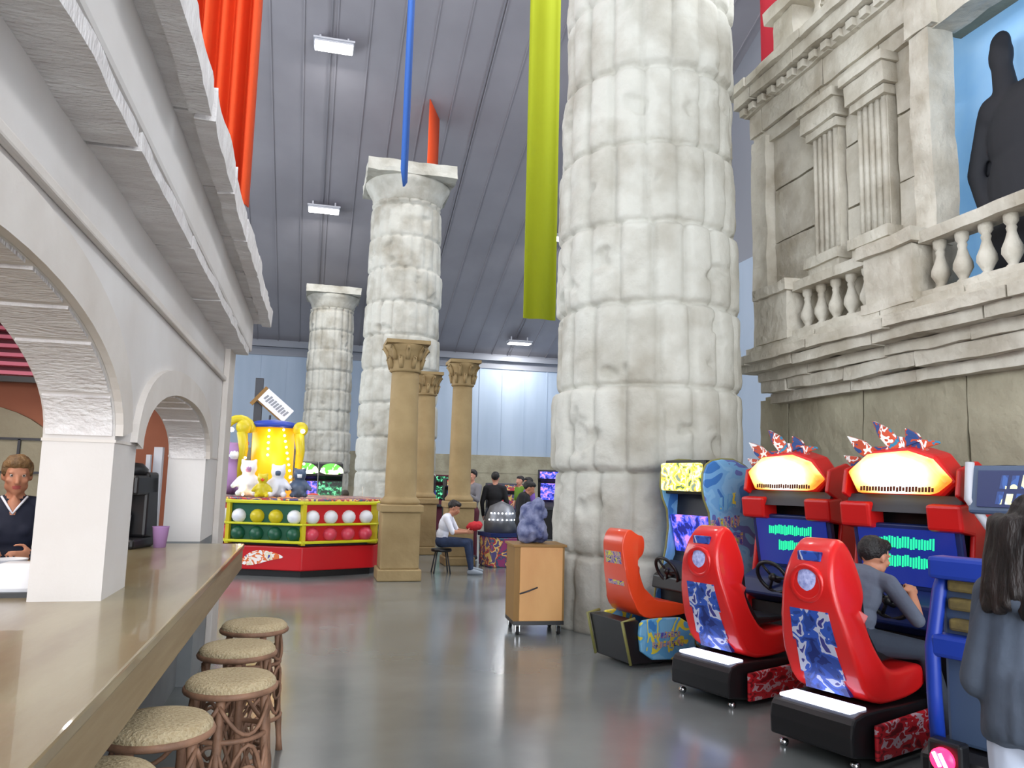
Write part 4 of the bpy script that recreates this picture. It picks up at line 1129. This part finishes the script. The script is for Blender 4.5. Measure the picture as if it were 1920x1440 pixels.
# counter glass and yellow tower
MB().lathe([(1.42,1.17),(1.42,1.21),(.2,1.21)], seg=32).build('upper_deck', M['art_prize'], K)
tw = MB(); tw.lathe([(.36,1.21),(.36,2.40)], (-.60,0,0), 24); tw.build('tower', M['yellow_glow'], K)
MB().lathe([(.44,2.40),(.46,2.46),(.30,2.52),(.001,2.56)], (-.60,0,0), 28).build('tower_roof', M['blue'], K)
for sx in (-1.08,-.14):
    m = MB(); m.tube([(sx-.02,-.38,1.5),(sx+.02,-.38,2.0),(sx+(.06 if sx > 0 else -.02),-.38,2.3)], [.05,.075,.09], 10); m.ball((sx+(.06 if sx > 0 else .0),-.38,2.38), .13, .10, .13, seg=14); m.build('yellow_side_plume', M['yellow'], K)
m = MB(); m.tube([(-1.16+.24*math.cos(a),-.3,2.25+.28*math.sin(a)) for a in np.linspace(.2,PI,10)], .07, 10); m.build('yellow_crown_arch', M['yellow'], K)
def bulbs(pts, nm='bulb', m_='bulb', r_=.022):
    for p in pts: MB().ball(p, r_, seg=8).build(nm, M[m_], K)
bulbs([(-.66,-.42,2.34-.105*k) for k in range(5)])
bulbs([(-.42+.02*k,-.40-.02*k,2.36-.10*k) for k in range(12)])
bulbs([(-.05,-.62,1.78-.09*k) for k in range(5)])
bulbs([(-.98,-.95,1.85-.085*k) for k in range(8)])
bulbs([(-.5+.12*k,-.75,1.50+.05*math.sin(k)) for k in range(4)])
bulbs([(-1.25,-.6,2.32),(-.10,-.52,2.34)], 'white_bulb', 'bulbw', .04)
# glass panes around the deck
for k in (6,7,0):
    a, b, tdir = face_frame(k, 1.35); nrm = Vector((tdir.y,-tdir.x,0))
    Q = Matrix(((tdir.x,-nrm.x,0,a.x),(tdir.y,-nrm.y,0,a.y),(0,0,1,0),(0,0,0,1)))
    MB().box(.02,(b-a).length-.02,0,.008,1.21,1.42, M=Q).build('glass_pane', M['glass'], K)
# plush prizes on the deck
def plush(loc, s, m1, m2, label):
    F = Fig(); F.ell((0,0,.16*s),(.13*s,.12*s,.16*s),0); F.ell((0,-.02,.38*s),(.11*s,.10*s,.10*s),0)
    for sx in (-1,1):
        F.ell((sx*.08*s,-.0,.47*s),(.035*s,.02*s,.035*s),0); F.cap((sx*.1*s,0,.24*s),(sx*.18*s,-.08*s,.14*s),.04*s,.035*s,0); F.cap((sx*.07*s,-.02,.06*s),(sx*.1*s,-.16*s,.05*s),.05*s,.045*s,0)
    F.ell((0,-.10*s,.36*s),(.045*s,.04*s,.035*s),1)
    o = F.build('plush_toy', [m1, m2], None, .02*s+.004, 2); o.location = loc; tag(o, label, 'plush toy')
plush((-1.0,13.55,1.215), 1.25, M['white'], M['plum'], 'white plush toy at the left of the kiosk deck')
plush((-.52,13.3,1.215), 1.1, M['white_cloth'], M['bluegrey'], 'white plush toy sitting below the lit yellow tower')
plush((-.18,13.32,1.215), 1.0, M['bluegrey'], M['white'], 'grey-blue plush toy on the kiosk deck right of the tower foot')
plush((-1.28,14.15,1.215), 1.9, M['plum'], M['white'], 'lilac plush toy at the left rim of the kiosk deck')
plush((-.75,13.2,1.215), .8, M['yellow'], M['orange'], 'small yellow plush toy at the front rim of the kiosk deck')

# sign post and banner behind the kiosk
SP = thing('sign_post', 'tall dark post rising behind the prize kiosk', 'post', (-1.1,16.2,0))
MB().box(-.08,.08,-.04,.04,0,3.5).build('pole', M['dark_metal'], SP, bevel=.01)
MB().box(-.2,.2,-.2,.2,0,.04).build('foot_plate', M['dark_metal'], SP)
TS = thing('tilted_sign', 'small white tilted sign with brown edge mounted high behind the kiosk', 'sign', (-.75,16.0,2.95))
Qs = Matrix.Rotation(R(40), 4, 'Y')
MB().box(-.33,.33,-.02,.02,-.15,.15, M=Qs).build('board', M['white'], TS)
MB().box(-.34,.34,.02,.04,-.18,-.10, M=Qs).box(-.40,-.33,-.02,.04,-.30,.15, M=Qs).build('edge', M['ply_side'], TS)
lettering(TS, 'sign_lettering', Qs@Vector((-.28,-.022,-.08)), Qs.to_3x3()@Vector((1,0,0)), Qs.to_3x3()@Vector((0,0,1)), [(0,.56,.0,.16,9)], M['grey_metal'], .004, 2)
MB().tube([(-.1,.03,-.2),(-.2,.12,-2.95)], .02, 8).build('stand_rod', M['dark_metal'], TS)

# two green-lit dark cabinets behind the kiosk
def dark_cabinet(x, y, label, pic):
    t = thing('dance_cabinet', label, 'arcade game', (x,y,0), R(-90), 'dark cabinets with lime marquees behind the kiosk')
    # local x points to the player (towards the viewer)
    MB().prism([(-.35,0),(.30,0),(.30,.85),(.12,1.0),(.16,1.5),(.28,1.58),(.22,1.86),(-.35,1.9)], -.26, .26, 'y').build('cabinet_body', M['black'], t, bevel=.02)
    m = MB(); m.prism(round_poly([(-.25,1.62),(-.20,1.80),(-.05,1.86),(.12,1.85),(.27,1.74),(.27,1.62)],1), .255, .30, 'x'); m.build('marquee', M['art_lime'], t)
    MB().box(.13,.17,-.25,.25,1.10,1.46).build('screen', M[pic], t)
    MB().prism([(.2,.78),(.5,.84),(.5,.74),(.2,.6)], -.28, .28, 'y').build('dashboard', M['dgreen'], t)
dark_cabinet(-.12,17.9,'dark arcade cabinet with lime marquee and violet screen behind the kiosk','art_purple')
dark_cabinet(.42,17.9,'dark arcade cabinet with lime marquee and green screen behind the kiosk','art_green')
o = thing('arcade_chair', 'orange arcade chair seen over the kiosk tray rim', 'chair', (.06,16.75,0))
m = MB(); m.prism(round_poly([(-.20,.45),(-.25,.95),(-.15,1.22),(.15,1.22),(.25,.95),(.20,.45)],2), -.06, .06, 'y'); m.build('backrest', M['orange'], o, bevel=.03)
MB().box(-.24,.24,.0,.45,.40,.48).build('seat', M['orange'], o, bevel=.03); MB().box(-.2,.2,.1,.4,0,.40).build('base', M['black'], o)

# ------------------------------------------------------------------ far games and racks between columns
def far_cab(x, y, rz, m1, m2, h, w_, label):
    t = thing('arcade_cabinet', label, 'arcade game', (x,y,0), R(rz))
    MB().prism([(-.4,0),(.35,0),(.35,h*.45),(.15,h*.55),(.2,h*.82),(.32,h*.86),(.28,h),(-.4,h)], -w_/2, w_/2, 'y').build('cabinet_body', m1, t, bevel=.02)
    MB().box(.17,.22,-w_*.4,w_*.4,h*.56,h*.8).build('screen', m2, t)
    MB().box(.30,.34,-w_*.42,w_*.42,h*.87,h*.97).build('marquee', m2, t)
    MB().box(.3,.45,-w_*.45,w_*.45,h*.42,h*.46).build('control_panel', M['dark_metal'], t)
far_cab(5.15,20.5,-110,M['dark_metal'],M['art_prize'],1.5,1.1,'low dark arcade cabinet with reddish picture beyond the standing people')
far_cab(6.6,21.0,-110,M['black'],M['art_purple'],1.9,.8,'black arcade cabinet with violet picture near the massive column')
far_cab(4.0,24.5,-100,M['maroon'],M['art_green'],1.7,.8,'maroon arcade cabinet behind the man with raised grey sleeve')
far_cab(3.75,20.3,-95,M['black'],M['art_prize'],1.6,.7,'black arcade cabinet seen between the sand columns')
# string of silver lights on a low game
t = thing('crane_game', 'low glass game with rows of small white lights beyond the seated boy', 'arcade game', (3.50,14.3,0), R(10))
MB().box(-.32,.32,-.3,.3,0,.55).build('base', M['art_prize'], t, bevel=.03)
MB().box(-.34,.34,-.32,.32,.55,.62).build('tray', M['navy'], t)
MB().lathe([(.31,.62),(.30,.9),(.22,1.1),(.001,1.2)], seg=28).build('dome', M['grey_metal'], t)
for k in range(14):
    a = -2.7+.26*(k % 7); z = .86+.12*(k//7); rr = .335-.05*(k//7)
    MB().ball((rr*math.cos(a), rr*math.sin(a), z), .014, seg=8).build('bulb', M['bulbw'], t)

# ------------------------------------------------------------------ things on the counter
t = thing('cash_register', 'dark cash register with printed slips in front of the cashier', 'cash register', (-1.30,3.82,1.07), R(0))
MB().prism([(-.30,0),(.26,0),(.26,.05),(-.30,.13)], -.14, .14, 'y').build('body', M['bluegrey'], t, bevel=.01)
MB().box(-.28,.02,-.15,-.02,.05,.155).build('paper_cover', M['white'], t, bevel=.02)
MB().box(.06,.24,-.155,-.03,.015,.135).build('paper_tray', M['white'], t, bevel=.02)
o = MB(); o.box(-.34,.28,-.17,.17,0,.02).build('base_plate', M['black'], t)
cu = MB(); cu.lathe([(.05,0),(.065,.12),(.068,.125),(.06,.125),(.045,.01)], seg=20)
o = cu.build('paper_cup', M['white']); o.location = (-1.28,3.98,1.07); tag(o, 'white paper container standing on the counter beside the near pier', 'container')
t = thing('coffee_machine', 'black drink machine with pale green front behind the small arch', 'drink machine', (-1.24,5.95,1.07), R(-15))
MB().box(-.15,.15,-.16,.16,0,.07).box(-.15,.15,.0,.16,.07,.52).box(-.15,.15,-.16,.16,.36,.50).build('body', M['black'], t, bevel=.02)
MB().lathe([(.13,.50),(.13,.54),(.09,.58),(.001,.59)], seg=24).build('lid', M['black'], t)
MB().box(-.12,.05,-.17,-.158,.30,.44).build('front_label', M['palegreen'] if 'palegreen' in M else M['white'], t)
MB().lathe([(.06,.08),(.07,.22),(.05,.25)], (0,-.06,0), 20).build('jug', M['grey_metal'], t)
cu = MB(); cu.lathe([(.04,0),(.055,.14),(.058,.145),(.05,.145),(.036,.01)], seg=20)
o = cu.build('lilac_cup', M['plum']); o.location = (-1.00,5.95,1.07); tag(o, 'pale lilac cup on the counter beside the far pier', 'cup')

# ------------------------------------------------------------------ people
# seated man in the red racing game (game frame: x forward)
J = dict(pelvis=(.46,0,.66), waist=(.48,0,.79), chest=(.52,0,.93), neck=(.60,0,1.07), head=(.70,-.02,1.16),
    shl=(.58,.175,1.02), shr=(.56,-.19,1.01), ell=(.68,.27,.86), elr=(.62,-.33,.80), wrl=(.80,.15,.92), wrr=(.81,-.20,.93),
    hpl=(.50,.10,.64), hpr=(.50,-.10,.64), knl=(.88,.16,.60), knr=(.86,-.24,.58), anl=(.98,.14,.40), anr=(.78,-.44,.10), tol=(1.0,.14,.42), tor=(.92,-.50,.05))
person((2.97,4.22,0), H20, 'person in grey T-shirt seated in the red racing game, hands on its wheel', J, M['grey_shirt'], M['dark_pants'], M['skin2'], M['hair_black'],
       'short', 'short', .0085, 1.0, curl=(1.1,1.1), look=(1,-.25,-.25), palms=[(0,-.4,-1),(0,.4,-1)])

# woman at the right edge, seen from behind
J = standing(); J.update(ell=(-.03,.18,1.14), wrl=(.20,.10,1.10), elr=(-.03,-.18,1.14), wrr=(.20,-.10,1.10), shl=(0,.14,1.42), shr=(0,-.14,1.42))
W = person((2.18,1.925,0), R(38), 'person with long dark hair and slate-grey jacket standing at the right edge', {k: (v[0],v[1],v[2]*.905) for k, v in J.items()}, M['jacket'], M['white_pants'], M['skin'], None,
       None, 'long', .010, 1.0, look=(1,.2,.05), female=True)
Fj = Fig()
for y in (-.10,-.05,0,.05,.10):
    d_ = .06*(1-abs(y)/.14)
    Fj.cap((-.06-d_*.6,y*1.25,.96),(-.02-d_*.5,y,1.27),.078,.085); Fj.cap((.05+d_*.5,y*1.2,.96),(.03+d_*.3,y,1.25),.078,.08)
for k in range(26):
    a = 2*PI*k/26; Fj.cap((.150*math.cos(a)-.01,.190*math.sin(a),.93+.012*math.sin(3*a)),(.12*math.cos(a),.155*math.sin(a),1.10),.032,.05)
Fj.ell((.0,0,1.24),(.125,.175,.14)); Fj.cap((0,-.12,1.33),(0,.12,1.33),.072,.072)
Fj.cap((0,.15,1.345),(-.035,.215,1.08),.072,.062); Fj.cap((0,-.15,1.345),(-.035,-.215,1.08),.072,.062)
Fj.cap((-.035,.215,1.08),(.17,.13,1.02),.062,.048); Fj.cap((-.035,-.215,1.08),(.17,-.13,1.02),.062,.048)
Fj.ell((-.085,0,1.36),(.065,.12,.06)); Fj.cap((-.09,-.08,1.36),(-.10,.08,1.36),.05,.05)
jk = Fj.build('jacket', [M['jacket']], W, .010, 6, disp=lambda c: noise.noise_vector(Vector((c.x*5,c.y*5,c.z*3)))*.016)
jk.scale = (1,.86,.948)
Hf = Fig(); hx, hz_ = .03, 1.475
Hf.ell((hx-.03,0,hz_+.035),(.102,.09,.098)); Hf.ell((hx+.02,0,hz_+.075),(.075,.076,.048)); Hf.ell((hx-.06,0,hz_-.05),(.08,.10,.13))
for k in range(15):
    a = PI*.5+PI*(k+.5)/15; xx = hx-.02+.10*math.cos(a); yy = .115*math.sin(a)
    Hf.cap((xx,yy,hz_+.02),(xx-.05,yy*1.3,hz_-.20-.03*math.sin(k*2.3)),.036,.026)
Hf.cap((hx-.07,-.03,hz_-.1),(hx-.12,-.03,hz_-.20),.07,.05); Hf.cap((hx-.07,.03,hz_-.1),(hx-.12,.03,hz_-.20),.07,.05)
Hf.build('hair', [M['hair_dark']], W, .008, 2, disp=lambda c: noise.noise_vector(Vector((c.x*40,c.y*40,c.z*5)))*.009)
MB().tube([(-.09,-.15,1.295),(-.14,-.13,1.30),(-.165,-.09,1.305)], .010, 8).build('red_neck_strip', M['red_cloth2'], W)  # short red strip at the neck, for blurred red streaks

# cashier behind the counter
J = standing(); J['wrl'] = (.24,.12,1.12); J['ell'] = (.02,.28,1.12); J['wrr'] = (.24,-.14,1.12); J['elr'] = (.02,-.28,1.12)
Wc = person((-1.82,5.62,0), R(-75), 'person in dark navy V-neck top standing behind the counter', {k: (v[0],v[1],v[2]*.955) for k, v in J.items()}, M['navy_cloth'], M['dark_pants'], M['skin2'], M['hair_fair'],
       'tied', 'long', .010, 1.0, look=(1,.1,-.1), female=True, extra=lambda F, j, P: (F.ell((.075,0,1.36),(.035,.035,.06),2), F.ell((.095,0,1.32),(.02,.022,.04),2)))
MB().tube([(.07,-.07,1.42),(.118,-.02,1.345),(.125,.0,1.315),(.118,.02,1.345),(.07,.07,1.42)], .007, 6).build('pale_neckline', M['white_cloth'], Wc)
J = standing()
person((-2.75,6.55,0), R(-80), 'person with pale cap standing behind the cashier at the left edge', J, M['grey_cloth'], M['dark_pants'], M['skin'], M['white_cloth'], 'short', 'long', .018, 1.0, face=False)

# boy on a low chair
t = thing('low_stool', 'black low stool under the boy in the white shirt', 'stool', (2.22,13.3,0))
MB().lathe([(.17,.36),(.18,.38),(.17,.41)], seg=24).build('seat', M['black'], t)
for k in range(4):
    a = PI/4+k*PI/2; MB().tube([(.12*math.cos(a),.12*math.sin(a),.36),(.2*math.cos(a),.2*math.sin(a),0)], .012, 6).build('leg', M['dark_metal'], t)
J = dict(pelvis=(0,0,.53), waist=(.01,0,.66), chest=(.06,0,.82), neck=(.12,0,.98), head=(.20,0,1.10),
    shl=(.10,.16,.93), shr=(.10,-.16,.93), ell=(.22,.22,.70), elr=(.22,-.22,.70), wrl=(.44,.12,.70), wrr=(.44,-.12,.70),
    hpl=(.05,.10,.52), hpr=(.05,-.10,.52), knl=(.46,.14,.52), knr=(.46,-.14,.52), anl=(.50,.15,.09), anr=(.54,-.15,.09), tol=(.70,.17,.04), tor=(.74,-.17,.04))
person((2.22,13.3,0), R(-20), 'child in white T-shirt and jeans sitting on the low stool', J, M['white_cloth'], M['denim'], M['skin2'], M['hair_dark'], 'short', 'short', .011, 1.0, look=(1,0,-.4), shoe=M['shoe'], palms=[(0,-1,.2),(0,1,.2)])
F = Fig(); F.ell((0,0,0),(.13,.10,.08)); F.ell((.06,.03,.02),(.08,.07,.06)); F.ell((-.08,0,-.02),(.06,.08,.05))
o = F.build('red_bag', [M['red_cloth2']], None, .012, 2, disp=lambda c: noise.noise_vector(c*18)*.012); o.location = (2.74,13.10,.80); o.rotation_euler = (0,0,R(-20)); tag(o, 'red bag held in the lap of the child', 'bag')

J = standing(); J['wrl'] = (.30,.1,1.30); J['ell'] = (.10,.24,1.15)
person((3.16,15.4,0), R(215), 'person with raised grey sleeve and maroon trousers standing left of the group', J, M['grey_cloth'], M['maroon'], M['skin'], M['hair_dark'], 'short', 'long', .016, 1.02, face=False)
J = standing()
person((3.60,15.3,0), R(70), 'person in black coat with back turned, next to the raised grey sleeve', J, M['dark_cloth'], M['dark_pants'], M['skin'], M['hair_black'], 'short', 'long', .018, 1.0, face=False, bulk=1.1)
J = standing(); J['head'] = (.12,0,1.57); J['neck'] = (.05,0,1.44)
person((3.62,13.25,0), R(-20), 'stooping person in long black vest over grey shirt by the massive column', {k: (v[0],v[1],v[2]*.93) for k,v in J.items()}, M['dark_cloth'], M['dark_cloth'], M['skin2'], M['hair_black'], 'short', 'long', .016, 1.0, face=False, look=(1,0,-.4), bulk=1.15)
person((5.0,18.5,0), R(200), 'person in lime green top seen between the standing people', standing(), mat('lime_top', srgb(96,130,30), .8), M['denim'], M['skin'], M['hair_dark'], 'short', 'short', .02, .97, face=False)
person((4.62,16.4,0), R(190), 'person in violet top beside the stooping person', standing(), mat('violet_top', srgb(120,84,170), .8), M['denim'], M['skin2'], M['hair_black'], 'long', 'long', .02, .95, face=False)
person((2.72,17.9,0), R(160), 'person in blue and black seen between the sand columns', standing(), mat('royal_blue_top', srgb(40,50,130), .8), M['dark_pants'], M['skin2'], M['hair_black'], 'long', 'long', .02, .95, face=False)
J = dict(pelvis=(0,0,.53), waist=(.01,0,.68), chest=(.03,0,.86), neck=(.05,0,1.04), head=(.08,0,1.18),
    shl=(.03,.17,1.0), shr=(.03,-.17,1.0), ell=(.18,.24,.76), elr=(.18,-.24,.76), wrl=(.40,.16,.80), wrr=(.40,-.16,.80),
    hpl=(.05,.10,.52), hpr=(.05,-.10,.52), knl=(.44,.14,.50), knr=(.44,-.14,.50), anl=(.46,.15,.09), anr=(.46,-.15,.09), tol=(.64,.17,.04), tor=(.64,-.17,.04))
t = thing('game_bench', 'black bench behind the kiosk carrying the dark-haired player', 'bench', (.72,16.7,0))
MB().box(-.2,.2,-.18,.18,.36,.42).build('seat', M['black'], t, bevel=.02); MB().box(-.06,.06,-.06,.06,0,.36).build('pillar', M['dark_metal'], t); MB().box(-.18,.18,-.16,.16,0,.03).build('foot', M['dark_metal'], t)
person((.72,16.7,0), R(100), 'dark-haired person seated behind the kiosk, facing the green screen', J, M['dgreen'], M['dark_pants'], M['skin2'], M['hair_black'], 'short', 'short', .018, 1.0, face=False)
